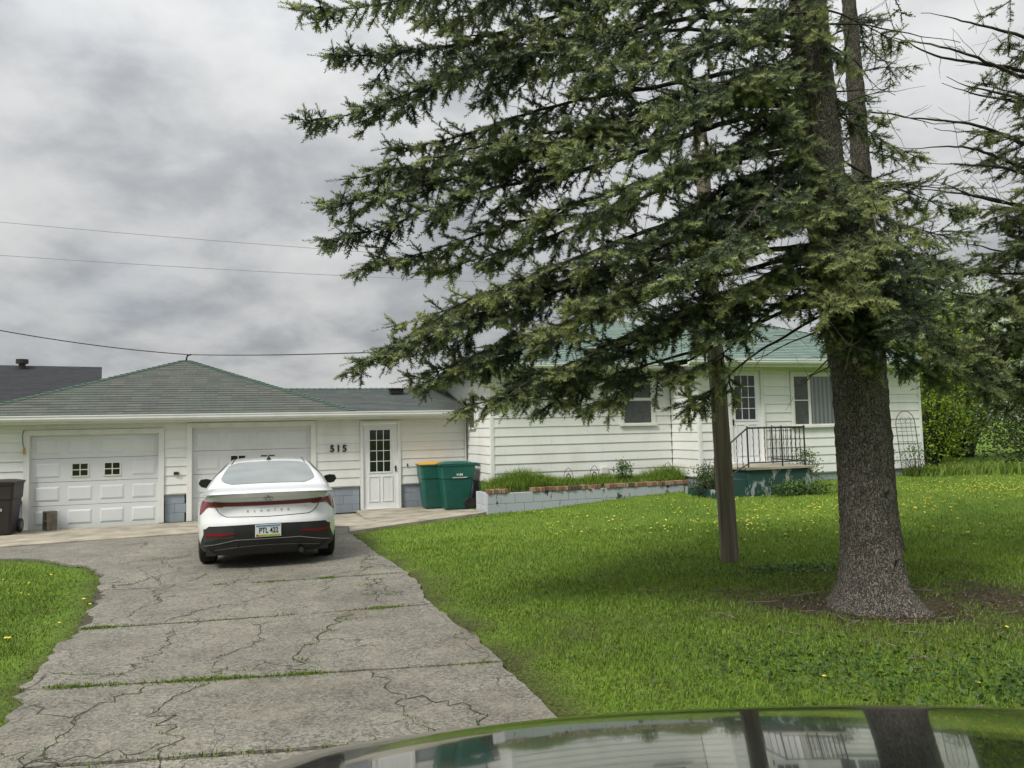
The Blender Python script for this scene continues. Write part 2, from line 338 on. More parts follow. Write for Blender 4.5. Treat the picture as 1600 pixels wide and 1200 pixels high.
def inside(poly, x, y):
    x = np.asarray(x, float); y = np.asarray(y, float); r = np.zeros(x.shape, bool); n = len(poly)
    for i in range(n):
        x0, y0 = poly[i][:2]; x1, y1 = poly[(i + 1) % n][:2]
        if y0 == y1: continue
        c = ((y0 > y) != (y1 > y)) & (x < (x1 - x0) * (y - y0) / (y1 - y0) + x0); r ^= c
    return r
def seg_dist(x, y, a, b):
    ax, ay = a; bx, by = b; dx, dy = bx - ax, by - ay
    t = np.clip(((x - ax) * dx + (y - ay) * dy) / (dx * dx + dy * dy), 0, 1)
    return np.hypot(x - ax - t * dx, y - ay - t * dy)
def line_dist(x, y, pts):
    d = np.full(np.shape(x), 1e9)
    for a, b in zip(pts[:-1], pts[1:]): d = np.minimum(d, seg_dist(x, y, a, b))
    return d
def rough_line(pts, step=.12, amp=.03):
    out = []
    for a, b in zip(pts[:-1], pts[1:]):
        L = math.hypot(b[0] - a[0], b[1] - a[1]); n = max(1, int(L / step)); nx, ny = -(b[1] - a[1]) / L, (b[0] - a[0]) / L
        for i in range(n):
            t = i / n; j = (random.random() - .5) * 2 * amp + (float(vnoise(a[0] + (b[0] - a[0]) * t, a[1] + (b[1] - a[1]) * t, .7, 3)) - .5) * 3 * amp
            if i == 0: j = 0
            out.append((a[0] + (b[0] - a[0]) * t + nx * j, a[1] + (b[1] - a[1]) * t + ny * j))
    out.append(tuple(pts[-1])); return out
def sheet(name, poly, off, mt, spacing=.3, skirt=.0, parent=None, flat=None, **k):
    """paved sheet following the terrain, optional edge thickness"""
    poly = [tuple(p[:2]) for p in poly]
    xs = [p[0] for p in poly]; ys = [p[1] for p in poly]
    gx, gy = np.meshgrid(np.arange(min(xs), max(xs), spacing), np.arange(min(ys), max(ys), spacing)); gx = gx.ravel(); gy = gy.ravel()
    ins = inside(poly, gx, gy) & (line_dist(gx, gy, poly + [poly[0]]) > spacing * .35)
    pts = [Vector(p) for p in poly] + [Vector((a, b)) for a, b in zip(gx[ins], gy[ins])]
    n = len(poly)
    vs_, es, fs, *_ = delaunay_2d_cdt(pts, [(i, (i + 1) % n) for i in range(n)], [], 1, 1e-5)
    zf = (lambda x, y: flat) if flat is not None else (lambda x, y: G(x, y) + off)
    V = [(p.x, p.y, zf(p.x, p.y)) for p in vs_]; F_ = [tuple(f) for f in fs]
    if skirt:
        b0 = len(V)
        V += [(p[0], p[1], zf(*p)) for p in poly] + [(p[0], p[1], zf(*p) - skirt) for p in poly]
        for i in range(n): j = (i + 1) % n; F_.append((b0 + i, b0 + j, b0 + n + j, b0 + n + i))
    me = bpy.data.meshes.new(name); me.from_pydata(V, [], F_)
    bm = bmesh.new(); bm.from_mesh(me); bmesh.ops.remove_doubles(bm, verts=bm.verts, dist=1e-5); bmesh.ops.recalc_face_normals(bm, faces=bm.faces)
    if sum(f.normal.z for f in bm.faces) < 0: bmesh.ops.reverse_faces(bm, faces=bm.faces)
    bm.to_mesh(me); bm.free()
    return add(name, me, mt, parent, **k)

# ---- driveway outline (left edge and right edge, near to far)
DL = [(-1.2, -2.0), (-2.15, 2.0), (-2.95, 4.0), (-3.42, 5.25), (-4.02, 6.85), (-4.80, 8.62)]
DR = [(2.6, -2.0), (1.13, 2.0), (.28, 4.35), (-.12, 5.65), (-.85, 7.48), (-1.32, 9.15)]
FORE_L = [(-4.80, 8.62), (-5.35, 9.7), (-6.0, 10.4), (-7.14, 11.14), (-8.1, 11.5), (-11.5, 12.3)]
FORE_R = [(-1.32, 9.15), (-1.96, 10.6), (-2.5, 12.1), (-2.96, 13.25), (-3.2, 14.35)]
APRON_F = [(-11.8, 11.9), (-8.8, 12.75), (-7.5, 13.4), (-5.86, 14.1), (-3.2, 14.35)]
random.seed(5)
rl = rough_line(DL, .15, .035); rr = rough_line(DR, .15, .012)
fl = rough_line(FORE_L, .15, .05); fr = rough_line(FORE_R, .15, .02)
DRIVE = rl + fl[1:] + [(-11.8, 11.9)] + APRON_F[1:] + fr[::-1][1:] + rr[::-1][1:]
pA = [W(-11.2, 1.98), W(-2.75, 1.98)]
APRON = APRON_F + [(-2.62, 14.75), tuple(W(-2.72, .9))[:2], tuple(pA[1])[:2], tuple(pA[0])[:2]]
WALK = [(-3.2, 14.35), (-2.96, 13.25), (-2.2, 14.05), (-1.55, 14.55), (-.75, 15.05), tuple(W(-.42, -1.0))[:2], tuple(W(-.42, .25))[:2], tuple(W(-2.72, .35))[:2], (-2.62, 14.75)]
STOOP = [tuple(W(-2.72, .3))[:2], tuple(W(-.0, .3))[:2], tuple(W(-.0, 2.06))[:2], tuple(W(-2.72, 2.06))[:2]]
HOUSE_FOOT = [tuple(W(*p))[:2] for p in ((-11, 2.0), (-.02, 2.0), (-.02, 0), (4.5, 0), (4.5, -1.25), (11, -1.25), (11, 9), (-11, 9))]
PLANT = [tuple(W(*p))[:2] for p in ((-.4, .1), (-.4, -.95), (4.5, -.95), (4.5, .1))]
TREE = (3.26, 6.85); POLE = (2.53, 8.8)

# ---- ground sheet
def build_ground():
    xs = np.r_[np.array([-900, -400, -180, -80, -40, -24, -17]), np.arange(-13, 15.01, .13), np.array([18, 24, 40, 80, 180, 400, 900])]
    ys = np.r_[np.array([-900, -300, -100, -40, -15, -5, -1]), np.arange(1.5, 20.01, .13), np.array([22, 25, 30, 40, 60, 100, 180, 400, 900, 1600])]
    X, Y = np.meshgrid(xs, ys); Z = gz(X, Y)
    near = (X > -13) & (X < 15) & (Y > 1.5) & (Y < 20)
    Z = Z + np.where(near, (fbm(X, Y, .8, 4) - .5) * .035, 0)
    # a little lower under paving so the sheets stay clear of it
    pav = inside(DRIVE, X, Y) | inside(APRON, X, Y) | inside(WALK, X, Y); Z = np.where(pav & near, gz(X, Y) - .03, Z)
    dirt = np.zeros_like(X)
    dt = np.hypot((X - TREE[0] - .25) / 1.35, (Y - TREE[1] + .05) / .62); dirt = np.maximum(dirt, np.clip(1.7 - dt + (fbm(X, Y, .5, 8) - .5) * 1.6, 0, 1))
    edge = line_dist(X, Y, DR + FORE_R[1:]); dirt = np.maximum(dirt, np.clip(.75 - edge / .55 + (fbm(X, Y, .35, 2) - .5) * 1.3, 0, .8))
    el = line_dist(X, Y, DL + FORE_L[1:]); dirt = np.maximum(dirt, np.clip(.75 - el / .4 + (fbm(X, Y, .35, 12) - .5) * 1.1, 0, .8))
    dirt = np.maximum(dirt, np.clip((fbm(X, Y, 1.1, 31) - .60) * 3.5, 0, .65) * (Y < 10))
    n, mcols = X.shape; V = np.stack([X, Y, Z], -1).reshape(-1, 3); I = np.arange(n * mcols).reshape(n, mcols)
    Fc = np.stack([I[:-1, :-1], I[:-1, 1:], I[1:, 1:], I[1:, :-1]], -1).reshape(-1, 4)
    me = np_mesh('lawn', V, Fc, {'dirt': dirt.ravel()}, smooth=True)
    m, nt, b = nodes_of('lawn'); N = nt.nodes; b.inputs['Roughness'].default_value = .9; b.inputs['Specular IOR Level'].default_value = .15
    tc = N.new('ShaderNodeTexCoord')
    n1 = N.new('ShaderNodeTexNoise'); n1.inputs['Scale'].default_value = .55; n1.inputs['Detail'].default_value = 6; lk(nt, tc.outputs['Object'], n1.inputs['Vector'])
    n2 = N.new('ShaderNodeTexNoise'); n2.inputs['Scale'].default_value = 38; n2.inputs['Detail'].default_value = 5; lk(nt, tc.outputs['Object'], n2.inputs['Vector'])
    rp = N.new('ShaderNodeValToRGB'); lk(nt, n1.outputs['Fac'], rp.inputs[0]); e = rp.color_ramp.elements
    e[0].position = .32; e[0].color = (.095, .172, .022, 1); e[1].position = .68; e[1].color = (.160, .242, .030, 1)
    mr = N.new('ShaderNodeMapRange'); mr.inputs['From Min'].default_value = .3; mr.inputs['From Max'].default_value = .7; mr.inputs['To Min'].default_value = .55; mr.inputs['To Max'].default_value = 1.3; lk(nt, n2.outputs['Fac'], mr.inputs[0])
    hs = N.new('ShaderNodeHueSaturation'); lk(nt, rp.outputs[0], hs.inputs['Color']); lk(nt, mr.outputs[0], hs.inputs['Value'])
    at = N.new('ShaderNodeAttribute'); at.attribute_name = 'dirt'
    rd = N.new('ShaderNodeValToRGB'); lk(nt, n2.outputs['Fac'], rd.inputs[0]); e = rd.color_ramp.elements
    e[0].position = .35; e[0].color = (.026, .022, .015, 1); e[1].position = .7; e[1].color = (.085, .072, .036, 1)
    mx = N.new('ShaderNodeMix'); mx.data_type = 'RGBA'; lk(nt, at.outputs['Fac'], mx.inputs[0]); lk(nt, hs.outputs[0], mx.inputs[6]); lk(nt, rd.outputs[0], mx.inputs[7]); lk(nt, mx.outputs[2], b.inputs['Base Color'])
    bp = N.new('ShaderNodeBump'); bp.inputs['Strength'].default_value = .8; bp.inputs['Distance'].default_value = .03; lk(nt, n2.outputs['Fac'], bp.inputs['Height']); lk(nt, bp.outputs[0], b.inputs['Normal'])
    add('lawn', me, m, kind='structure')
build_ground()

# ---- paving
drive = sheet('driveway', DRIVE, .006, mat('joint_dirt', (.06, .055, .032), .95, .5, 20, bump=.5), .4, kind='structure')
def slab_rows():
    rows = list(zip(DL, DR))
    for k in range(len(rows) - 1):
        (l0, r0), (l1, r1) = rows[k], rows[k + 1]
        g = .012
        def lerp(a, b, t): return (a[0] + (b[0] - a[0]) * t, a[1] + (b[1] - a[1]) * t)
        Ln = math.hypot(l1[0] - l0[0], l1[1] - l0[1])
        a0 = lerp(l0, l1, g / Ln); a1 = lerp(l0, l1, 1 - g / Ln); b0 = lerp(r0, r1, g / Ln); b1 = lerp(r0, r1, 1 - g / Ln)
        poly = rough_line([a0, b0], .12, .010)[:-1] + rough_line([b0, b1], .10, .022)[:-1] + rough_line([b1, a1], .12, .010)[:-1] + rough_line([a1, a0], .10, .05)[:-1]
        sheet('slab', poly, .022, MAT['driveway'], .35, .03, parent=drive)
    poly = rough_line([FORE_L[0], FORE_R[0]], .14, .012)[:-1] + fr[:-1] + APRON_F[::-1][:-1] + [(-11.8, 11.95)] + fl[::-1][1:-1]
    poly = [(x, y + (.014 if i < 5 else 0)) for i, (x, y) in enumerate(poly)]
    sheet('slab', poly, .022, MAT['driveway'], .35, .03, parent=drive)
random.seed(9); slab_rows()
sheet('garage_apron', APRON, .045, MAT['concrete'], .4, .05, kind='structure')
sheet('front_walk', WALK, .055, MAT['concrete'], .4, .08, kind='structure')
sheet('door_stoop', STOOP, 0, MAT['concrete'], .5, .16, flat=-.045, kind='structure')

# cracks: worn grooves filled with dark dirt, lying in the slabs
def W2(p): return (p[0], p[1])
def crack(pts, w, parent, seed):
    rnd = random.Random(seed); P = []
    for a, b in zip(pts[:-1], pts[1:]):
        L = math.hypot(b[0] - a[0], b[1] - a[1]); n = max(2, int(L / .05))
        for i in range(n):
            t = i / n; j = (float(vnoise(a[0] * 3 + t * 9, a[1] * 5 + seed, 1.2, seed)) - .5) * .16 + rnd.uniform(-.022, .022)
            nx, ny = -(b[1] - a[1]) / L, (b[0] - a[0]) / L; P.append((a[0] + (b[0] - a[0]) * t + nx * j, a[1] + (b[1] - a[1]) * t + ny * j))
    P.append(pts[-1]); mb = MB(); n = len(P); up = []; dn = []
    for i, p in enumerate(P):
        q = P[min(i + 1, n - 1)]; o = P[max(i - 1, 0)]; tx, ty = q[0] - o[0], q[1] - o[1]; l = math.hypot(tx, ty) or 1
        ww = w * .62 * rnd.uniform(.25, 1.5) * (1 if 1 < i < n - 2 else .3); z = G(*p) + .0245
        up.append((p[0] - ty / l * ww, p[1] + tx / l * ww, z)); dn.append((p[0] + ty / l * ww, p[1] - tx / l * ww, z))
    mb.grid([dn, up]); mb.build('crack', MAT['crack'], parent, fix=False); return P
mat('crack', (.045, .042, .03), .95, .4, 20)
CRK = [([(-3.3, 2.8), (-3.0, 3.5), (-2.6, 4.2), (-2.75, 4.9), (-2.55, 5.3)], .008), ([(-2.6, 4.2), (-2.2, 3.4), (-2.0, 2.6)], .008), ([(-1.75, 3.3), (-1.95, 4.3), (-2.35, 4.9), (-2.15, 5.4)], .007),
       ([(-3.55, 5.6), (-2.9, 5.5), (-2.9, 6.1), (-3.1, 6.7), (-2.75, 7.2)], .007), ([(-2.2, 5.45), (-2.35, 5.9), (-2.15, 6.4), (-2.45, 6.9)], .007), ([(-2.2, 5.55), (-1.8, 5.75), (-1.65, 5.5)], .005),
       ([(-1.62, 5.45), (-1.75, 6.1), (-1.7, 6.6), (-1.6, 7.25)], .013), ([(-1.15, 5.5), (-.75, 5.0), (-.35, 4.75), (-.1, 4.3)], .010), ([(-.75, 5.0), (-.7, 4.6), (-.45, 4.3)], .006), ([(-3.45, 6.9), (-3.1, 7.6), (-2.7, 8.0), (-2.75, 8.7)], .008),
       ([(-3.9, 7.0), (-3.8, 7.9), (-4.1, 8.5), (-3.9, 9.6)], .007), ([(-3.4, 8.6), (-3.3, 9.5), (-3.75, 10.2)], .006), ([(-2.15, 9.0), (-2.2, 8.5), (-2.05, 8.2)], .007), ([(-1.5, 8.9), (-1.65, 8.3), (-1.35, 7.6)], .008),
       ([(-1.85, 9.0), (-1.55, 8.6), (-1.4, 8.2), (-1.15, 7.9)], .010), ([(-2.3, 9.1), (-1.9, 9.5), (-2.1, 10.3), (-1.95, 10.9)], .009), ([(-1.5, 9.4), (-1.9, 9.9), (-2.2, 10.0)], .008), ([(-4.7, 8.8), (-4.4, 9.8), (-5.0, 10.6), (-4.9, 11.6)], .008),
       ([(-4.0, 8.7), (-4.6, 9.4), (-5.3, 10.3)], .006), ([(-5.6, 10.5), (-4.8, 11.2), (-4.9, 12.4)], .007), ([(-3.3, 4.9), (-2.7, 4.75)], .006), ([(-3.0, 4.3), (-2.5, 4.05), (-1.9, 4.3)], .005), ([(-6.2, 11), (-6.1, 12.2), (-6.6, 13.2)], .006), ([(-.2, 5.6), (-.5, 6.3), (-.45, 6.9)], .004)]
CRACK_PTS = []
for i, (p, w) in enumerate(CRK): CRACK_PTS += crack(p, w, drive, i + 3)

# ------------------------------------------------------------------ buildings
def siding(parent, p0, a, n, length, z0, z1, openings=(), ex=.2, seed=1, mt='siding'):
    """lapped boards on a wall face: p0 start (u,v), a along, n outward"""
    rnd = random.Random(seed); a = Vector((*a, 0)); n = Vector((*n, 0)); p0 = Vector((*p0, 0))
    z = z0; row = 0
    while z < z1 - .02:
        zt = min(z + ex, z1)
        cuts = sorted({z, zt} | {c for o in openings for c in o[2:4] if z + .004 < c < zt - .004})
        for za, zb in zip(cuts[:-1], cuts[1:]):
            seg = [(0, length)]
            for (s0, s1, oa, ob) in openings:
                if oa < zb - .002 and ob > za + .002:
                    ns = []
                    for (x, y) in seg:
                        if s1 <= x or s0 >= y: ns.append((x, y)); continue
                        if x < s0: ns.append((x, s0))
                        if y > s1: ns.append((s1, y))
                    seg = ns
            out = []
            for (x, y) in seg:                                  # butt joints every few metres
                c = x + rnd.uniform(.9, 3.6)
                while c < y - .8: out.append((x, c - .0015)); x = c + .0015; c = x + rnd.uniform(2.4, 3.66)
                out.append((x, y))
            for (x, y) in out:
                if y - x < .015: continue
                fb = .017 * (1 - (za - z) / ex) + .004; ft = .017 * (1 - (zb - z) / ex) + .004
                fb += rnd.uniform(-.0012, .0025); sag = rnd.uniform(-.0022, .0022); gap = .0055 if za == z else 0
                pr = [(.0, za + gap), (fb, za + gap), (ft, zb + .004), (0, zb + .004)]
                A = [p0 + a * x + n * d + Vector((0, 0, h - sag)) for d, h in pr]; B = [p0 + a * y + n * d + Vector((0, 0, h + sag)) for d, h in pr]
                mb = MB(); mb.v = [tuple(q) for q in A + B]
                mb.f = [(0, 1, 2, 3), (7, 6, 5, 4), (0, 4, 5, 1), (1, 5, 6, 2), (2, 6, 7, 3), (3, 7, 4, 0)]
                mb.build('siding_board', MAT[mt], parent)
        z = zt; row += 1
def blocks(parent, p0, a, n, length, z0, z1, mt, bl=.4, bh=.2, depth=.19, seed=1, name='block', proud=.004, mortar=.008, top=None):
    rnd = random.Random(seed); a = Vector((*a, 0)); n = Vector((*n, 0)); p0 = Vector((*p0, 0)); z = z0; row = 0
    while z < z1 - .01:
        zt = min(z + bh, z1); x = -(bl / 2 if row % 2 else 0)
        while x < length - .01:
            x0 = max(0, x); x1 = min(length, x + bl)
            if x1 - x0 > .03:
                q = rnd.uniform(0, proud); mb = MB()
                base = [p0 + a * (x0 + mortar / 2) + n * q, p0 + a * (x1 - mortar / 2) + n * q, p0 + a * (x1 - mortar / 2) - n * depth, p0 + a * (x0 + mortar / 2) - n * depth]
                mb.prism([b + Vector((0, 0, z + mortar / 2)) for b in base], (0, 0, zt - z - mortar)); mb.build(name, MAT[mt], parent, bevel=.004)
            x += bl
        z = zt; row += 1
def uvroof(name, faces, mt, parent, ex=.16, lift=.009, over=.0):
    """faces: (eave_a, eave_b, [top points...]) planar polygons with the eave as the first edge; stepped courses of shingles"""
    V = []; F_ = []; UV = []
    for pts in faces:
        P = [Vector(p) for p in pts]; e = (P[1] - P[0]).normalized(); nrm = (P[1] - P[0]).cross(P[2] - P[1]).normalized()
        if nrm.z < 0: nrm = -nrm
        s = nrm.cross(e)
        if s.z < 0: s = -s
        q = [((p - P[0]).dot(e), (p - P[0]).dot(s)) for p in P]; H = max(b for _, b in q)
        def span(h):
            xs = []
            for i in range(len(q)):
                (x0, y0), (x1, y1) = q[i], q[(i + 1) % len(q)]
                if abs(y1 - y0) < 1e-9:
                    if abs(y0 - h) < 1e-6: xs += [x0, x1]
                    continue
                t = (h - y0) / (y1 - y0)
                if -1e-6 <= t <= 1 + 1e-6: xs.append(x0 + (x1 - x0) * t)
            return (min(xs), max(xs)) if xs else None
        h = 0; k = 0
        while h < H - 1e-4:
            h1 = min(H, h + ex); a = span(h + 1e-5); b = span(h1 - 1e-5)
            if a and b:
                cnt = max(1, int((a[1] - a[0]) / .45)); rowp = []
                for side, (lo, hi), hh, lf in ((0, a, h, lift), (1, b, h1, .0)):
                    for i in range(cnt + 1):
                        x = lo + (hi - lo) * i / cnt; wob = (hexrand(int(x * 7), k, 5) - .5) * .012 if side == 0 else 0
                        rowp.append((x, hh + (wob if 0 < hh else 0), lf))
                n0 = len(V)
                for x, hh, lf in rowp: V.append(tuple(P[0] + e * x + s * hh + nrm * lf)); UV.append((x + k * .15, h + (hh - h) * .98 + .004))
                for i in range(cnt): F_.append((n0 + i, n0 + i + 1, n0 + cnt + 2 + i, n0 + cnt + 1 + i))
                n1 = len(V)                                      # butt edge of the course
                for i in range(cnt + 1):
                    x, hh, lf = rowp[i]; V.append(tuple(P[0] + e * x + s * hh + nrm * lf)); UV.append((x, h + .002))
                for i in range(cnt + 1):
                    x, hh, lf = rowp[i]; V.append(tuple(P[0] + e * x + s * hh - nrm * .004)); UV.append((x, h + .001))
                for i in range(cnt): F_.append((n1 + cnt + 1 + i, n1 + cnt + 2 + i, n1 + i + 1, n1 + i))
            h = h1; k += 1
    me = bpy.data.meshes.new(name); me.from_pydata(V, [], F_); ul = me.uv_layers.new(name='UVMap')
    vi = np.zeros(len(me.loops), np.int32); me.loops.foreach_get('vertex_index', vi); ul.data.foreach_set('uv', np.array(UV, np.float32)[vi].ravel())
    return add(name, me, MAT[mt], parent)
def caps(parent, a, b, mt='cap_green', step=.15, w=.15, up=(0, 0, 1), n1=None, n2=None):
    """ridge or hip cap shingles from a (low) to b (high); d1,d2 the directions falling away on both sides"""
    a = Vector(a); b = Vector(b); t = (b - a); L = t.length; t.normalize(); d1 = Vector(n1).normalized(); d2 = Vector(n2).normalized()
    proto = None; n = int(L / step)
    for i in range(n):
        p = a + t * (i * step)
        if proto is None:
            mb = MB(); U = Vector((0, 0, 1)); l = step * 1.25
            A = [d1 * w + U * .012, U * .03, d2 * w + U * .012]; B = [d1 * w + t * l, t * l + U * .008, d2 * w + t * l]
            C = [q - U * .012 for q in A]
            mb.quad(A[0], A[1], B[1], B[0]); mb.quad(A[1], A[2], B[2], B[1]); mb.quad(C[0], C[1], A[1], A[0]); mb.quad(C[1], C[2], A[2], A[1])
            proto = mb.mesh('ridge_cap'); proto.materials.append(MAT[mt])
        o = add('ridge_cap', proto, None, parent); o.location = p + Vector((0, 0, random.uniform(-.002, .003)))
def gutter(parent, p0, p1, n, ztop, h=.125, d=.12, mt='gutter'):
    """K-style gutter: outward n"""
    p0 = Vector((*p0, ztop)); p1 = Vector((*p1, ztop)); n = Vector((*n, 0))
    pr = [(0, 0), (d, 0), (d, -.022), (d - .014, -.03), (d - .012, -h * .62), (d - .05, -h), (0, -h), ]
    mb = MB(); mb.prism([p0 + n * x + Vector((0, 0, z)) for x, z in pr], p1 - p0); return mb.build('gutter', MAT[mt], parent)
def bx(parent, name, u0, u1, v0, v1, z0, z1, mt, bevel=0, **k): return MB().box((u0, v0, z0), (u1, v1, z1)).build(name, MAT[mt], parent, bevel=bevel, **k)
def casing(parent, u0, u1, z0, z1, v, w=.11, t=.03, mt='trim', sill=False, name='casing'):
    """frame boards around an opening u0..u1, z0..z1 on a face looking to -v"""
    mb = MB(); mb.box((u0 - w, v - t, z0), (u0, v + .02, z1 + w)); mb.box((u1, v - t, z0), (u1 + w, v + .02, z1 + w)); mb.box((u0, v - t + .002, z1), (u1, v + .02, z1 + w - .002))
    if sill: mb.box((u0 - w - .02, v - t - .03, z0 - .05), (u1 + w + .02, v + .02, z0))
    return mb.build(name, MAT[mt], parent, bevel=.003)

# ---- garage with the low connecting wing
V1 = 2.1
mat('cord', (.05, .05, .045), .6)
gar = empty('garage', W(-6.7, V1, -.12), 0, 'low white two-door garage with hipped grey shingle roof and connecting wing', 'garage')
def hang(o, root): o.parent = root; o.matrix_parent_inverse = root.matrix_world.inverted(); return o
HF = Matrix.Translation((AX, AY, 0)) @ Matrix.Rotation(YAW, 4, 'Z')
gar.matrix_world = HF; bpy.context.view_layer.update()
D1 = (-9.40, -6.95); D2 = (-6.28, -3.73); DZ0 = -.13; DZ1 = 1.86; DZ2 = 1.96
WD = (-2.54, -1.72)
gw = MB()
gw.box((-10.6, V1 + .03, .50), (-9.5, V1 + .2, 2.16)); gw.box((-6.85, V1 + .03, .50), (-6.37, V1 + .2, 2.16)); gw.box((-3.63, V1 + .03, .50), (WD[0] - .06, V1 + .2, 2.16)); gw.box((WD[1] + .06, V1 + .03, .50), (-.02, V1 + .2, 2.16))
gw.box((-9.5, V1 + .03, 1.92), (-6.85, V1 + .2, 2.16)); gw.box((-6.37, V1 + .03, 2.02), (-3.63, V1 + .2, 2.16)); gw.box((WD[0] - .06, V1 + .03, 2.03), (WD[1] + .06, V1 + .2, 2.16))
gw.box((-10.6, V1 + .2, -.1), (-10.4, 9.0, 2.16)); gw.box((-10.4, 8.8, -.1), (-.02, 9.0, 2.16))
gwall = gw.build('wall', MAT['siding'], gar)
op = [(D1[0] - .11 + 10.6, D1[1] + .11 + 10.6, -.2, DZ1 + .115), (D2[0] - .11 + 10.6, D2[1] + .11 + 10.6, -.2, DZ2 + .115), (WD[0] - .075 + 10.6, WD[1] + .075 + 10.6, -.2, 2.06)]
siding(gwall, (-10.6, V1 + .03), (1, 0), (0, -1), 10.58, .52, 2.14, op, .2, 3)
fnd = bx(gar, 'foundation', -10.6, -9.53, V1 + .062, V1 + .3, -.3, .5, 'foundation')
for u0, u1 in ((-6.83, -6.40), (-3.60, WD[0] - .09), (WD[1] + .09, -.02)):
    blocks(fnd, (u0, V1 + .055), (1, 0), (0, -1), u1 - u0, -.1, .505, 'foundation', seed=int(u0 * 10) % 50, proud=.002, mortar=.004)
blocks(fnd, (-10.6, V1 + .055), (1, 0), (0, -1), 1.07, -.1, .505, 'foundation', seed=8, proud=.002, mortar=.004)
def overhead_door(u0, u1, zt, wins, seed):
    d = bx(gar, 'garage_door', u0, u1, V1 + .10, V1 + .14, DZ0 + .012, zt, 'gap')
    h = (zt - DZ0 - .012) / 4; cw = (u1 - u0) / 4; rnd = random.Random(seed)
    for r in range(4):
        z0 = DZ0 + .012 + r * h; q = rnd.uniform(-.003, .003)
        bx(d, 'door_section', u0 + .004, u1 - .004, V1 + .085 + q, V1 + .102, z0 + .004, z0 + h - .004, 'overhead_door', .002)
        for c in range(4):
            a = u0 + c * cw + cw * .13; b = u0 + (c + 1) * cw - cw * .13; za = z0 + h * .2; zb = z0 + h * .8; f = V1 + .085 + q
            if r == 2 and c in (1, 2):
                bx(d, 'window_frame', a + .06, b - .06, f - .018, f, za - .005, zb + .005, 'trim', .003)
                for i in range(2):
                    for j in range(2):
                        wa = a + .085; wb = b - .085; ww = (wb - wa - .022) / 2; hh = (zb - za - .05 - .022) / 2
                        x = wa + i * (ww + .022); z = za + .025 + j * (hh + .022); bx(d, 'pane', x, x + ww, f - .0215, f - .016, z, z + hh, 'dark_glass')
                continue
            mb = MB(); m_ = .032                                   # raised panel with sloping border
            o = [(a, f, za), (b, f, za), (b, f, zb), (a, f, zb)]; g = [(a + .01, f + .007, za + .01), (b - .01, f + .007, za + .01), (b - .01, f + .007, zb - .01), (a + .01, f + .007, zb - .01)]
            i2 = [(a + m_, f - .014, za + m_), (b - m_, f - .014, za + m_), (b - m_, f - .014, zb - m_), (a + m_, f - .014, zb - m_)]
            e_ = [(p[0], f - .004, p[2]) for p in o]
            for A, B in ((e_, i2),):
                for k in range(4): mb.quad(A[k], A[(k + 1) % 4], B[(k + 1) % 4], B[k])
            mb.poly(i2)
            for k in range(4): mb.quad(o[k], o[(k + 1) % 4], e_[(k + 1) % 4], e_[k])
            mb.build('raised_panel', MAT['overhead_door'], d)
    mb = MB(); mb.box((u0, V1 + .080, DZ0 - .02), (u1, V1 + .106, DZ0 + .011)); mb.build('bottom_seal', MAT['gap'], d)
    return d
overhead_door(*D1, DZ1, True, 1); overhead_door(*D2, DZ2, True, 2)
for (a, b), zt in ((D1, DZ1), (D2, DZ2)):
    casing(gar, a, b, DZ0 + .04, zt, V1 + .012, .11, .03, name='door_casing')
    mb = MB(); mb.box((a - .004, V1 + .032, DZ0), (a + .012, V1 + .12, zt)); mb.box((b - .012, V1 + .032, DZ0), (b + .004, V1 + .12, zt)); mb.box((a + .012, V1 + .032, zt - .014), (b - .012, V1 + .12, zt)); mb.build('door_stop', MAT['trim'], gar)
# entry door of the wing
def entry_door(root, u0, u1, z0, z1, v, gl, handle_left=False):
    d = bx(root, 'entry_door', u0, u1, v + .0, v + .04, z0, z1, 'door_white', .003)
    a, b, za, zb = gl
    mb = MB(); f = v - .012
    mb.box((a - .03, f, za - .03), (a, v, zb + .03)); mb.box((b, f, za - .03), (b + .03, v, zb + .03)); mb.box((a, f, za - .03), (b, v, za)); mb.box((a, f, zb), (b, v, zb + .03)); mb.build('glazing_frame', MAT['door_white'], d)
    cw = (b - a) / 3; ch = (zb - za) / 4
    for i in range(3):
        for j in range(4): bx(d, 'pane', a + i * cw + .008, a + (i + 1) * cw - .008, v - .005, v + .002, za + j * ch + .008, za + (j + 1) * ch - .008, 'dark_glass')
    for i in (1, 2): bx(d, 'muntin', a + i * cw - .008, a + i * cw + .008, v - .010, v + .001, za, zb, 'door_white')
    for j in (1, 2, 3): bx(d, 'muntin', a, b, v - .0095, v + .001, za + j * ch - .008, za + j * ch + .008, 'door_white')
    pw = (u1 - u0); pz0 = z0 + .16; pz1 = za - .10
    for k in range(2):
        x0 = u0 + pw * (.15 + .39 * k); x1 = x0 + pw * .31
        mb = MB(); o = [(x0, v - .001, pz0), (x1, v - .001, pz0), (x1, v - .001, pz1), (x0, v - .001, pz1)]; t = .022
        e_ = [(p[0], v - .012, p[2]) for p in o]; i1 = [(x0 + t, v - .012, pz0 + t), (x1 - t, v - .012, pz0 + t), (x1 - t, v - .012, pz1 - t), (x0 + t, v - .012, pz1 - t)]; i2 = [(p[0], v - .002, p[2]) for p in i1]
        for A, B in ((o, e_), (e_, i1), (i1, i2)):
            for q in range(4): mb.quad(A[q], A[(q + 1) % 4], B[(q + 1) % 4], B[q])
        mb.build('panel_moulding', MAT['door_white'], d)
    hx = u0 + .05 if handle_left else u1 - .05
    mb = MB(); mb.box((hx - .018, v - .012, z0 + .86), (hx + .018, v, z0 + 1.0)); mb.tube([(hx, v - .012, z0 + .95), (hx, v - .05, z0 + .95), (hx - .05, v - .055, z0 + .95)], .011, 6); mb.build('handle', MAT['iron'], d)
    return d
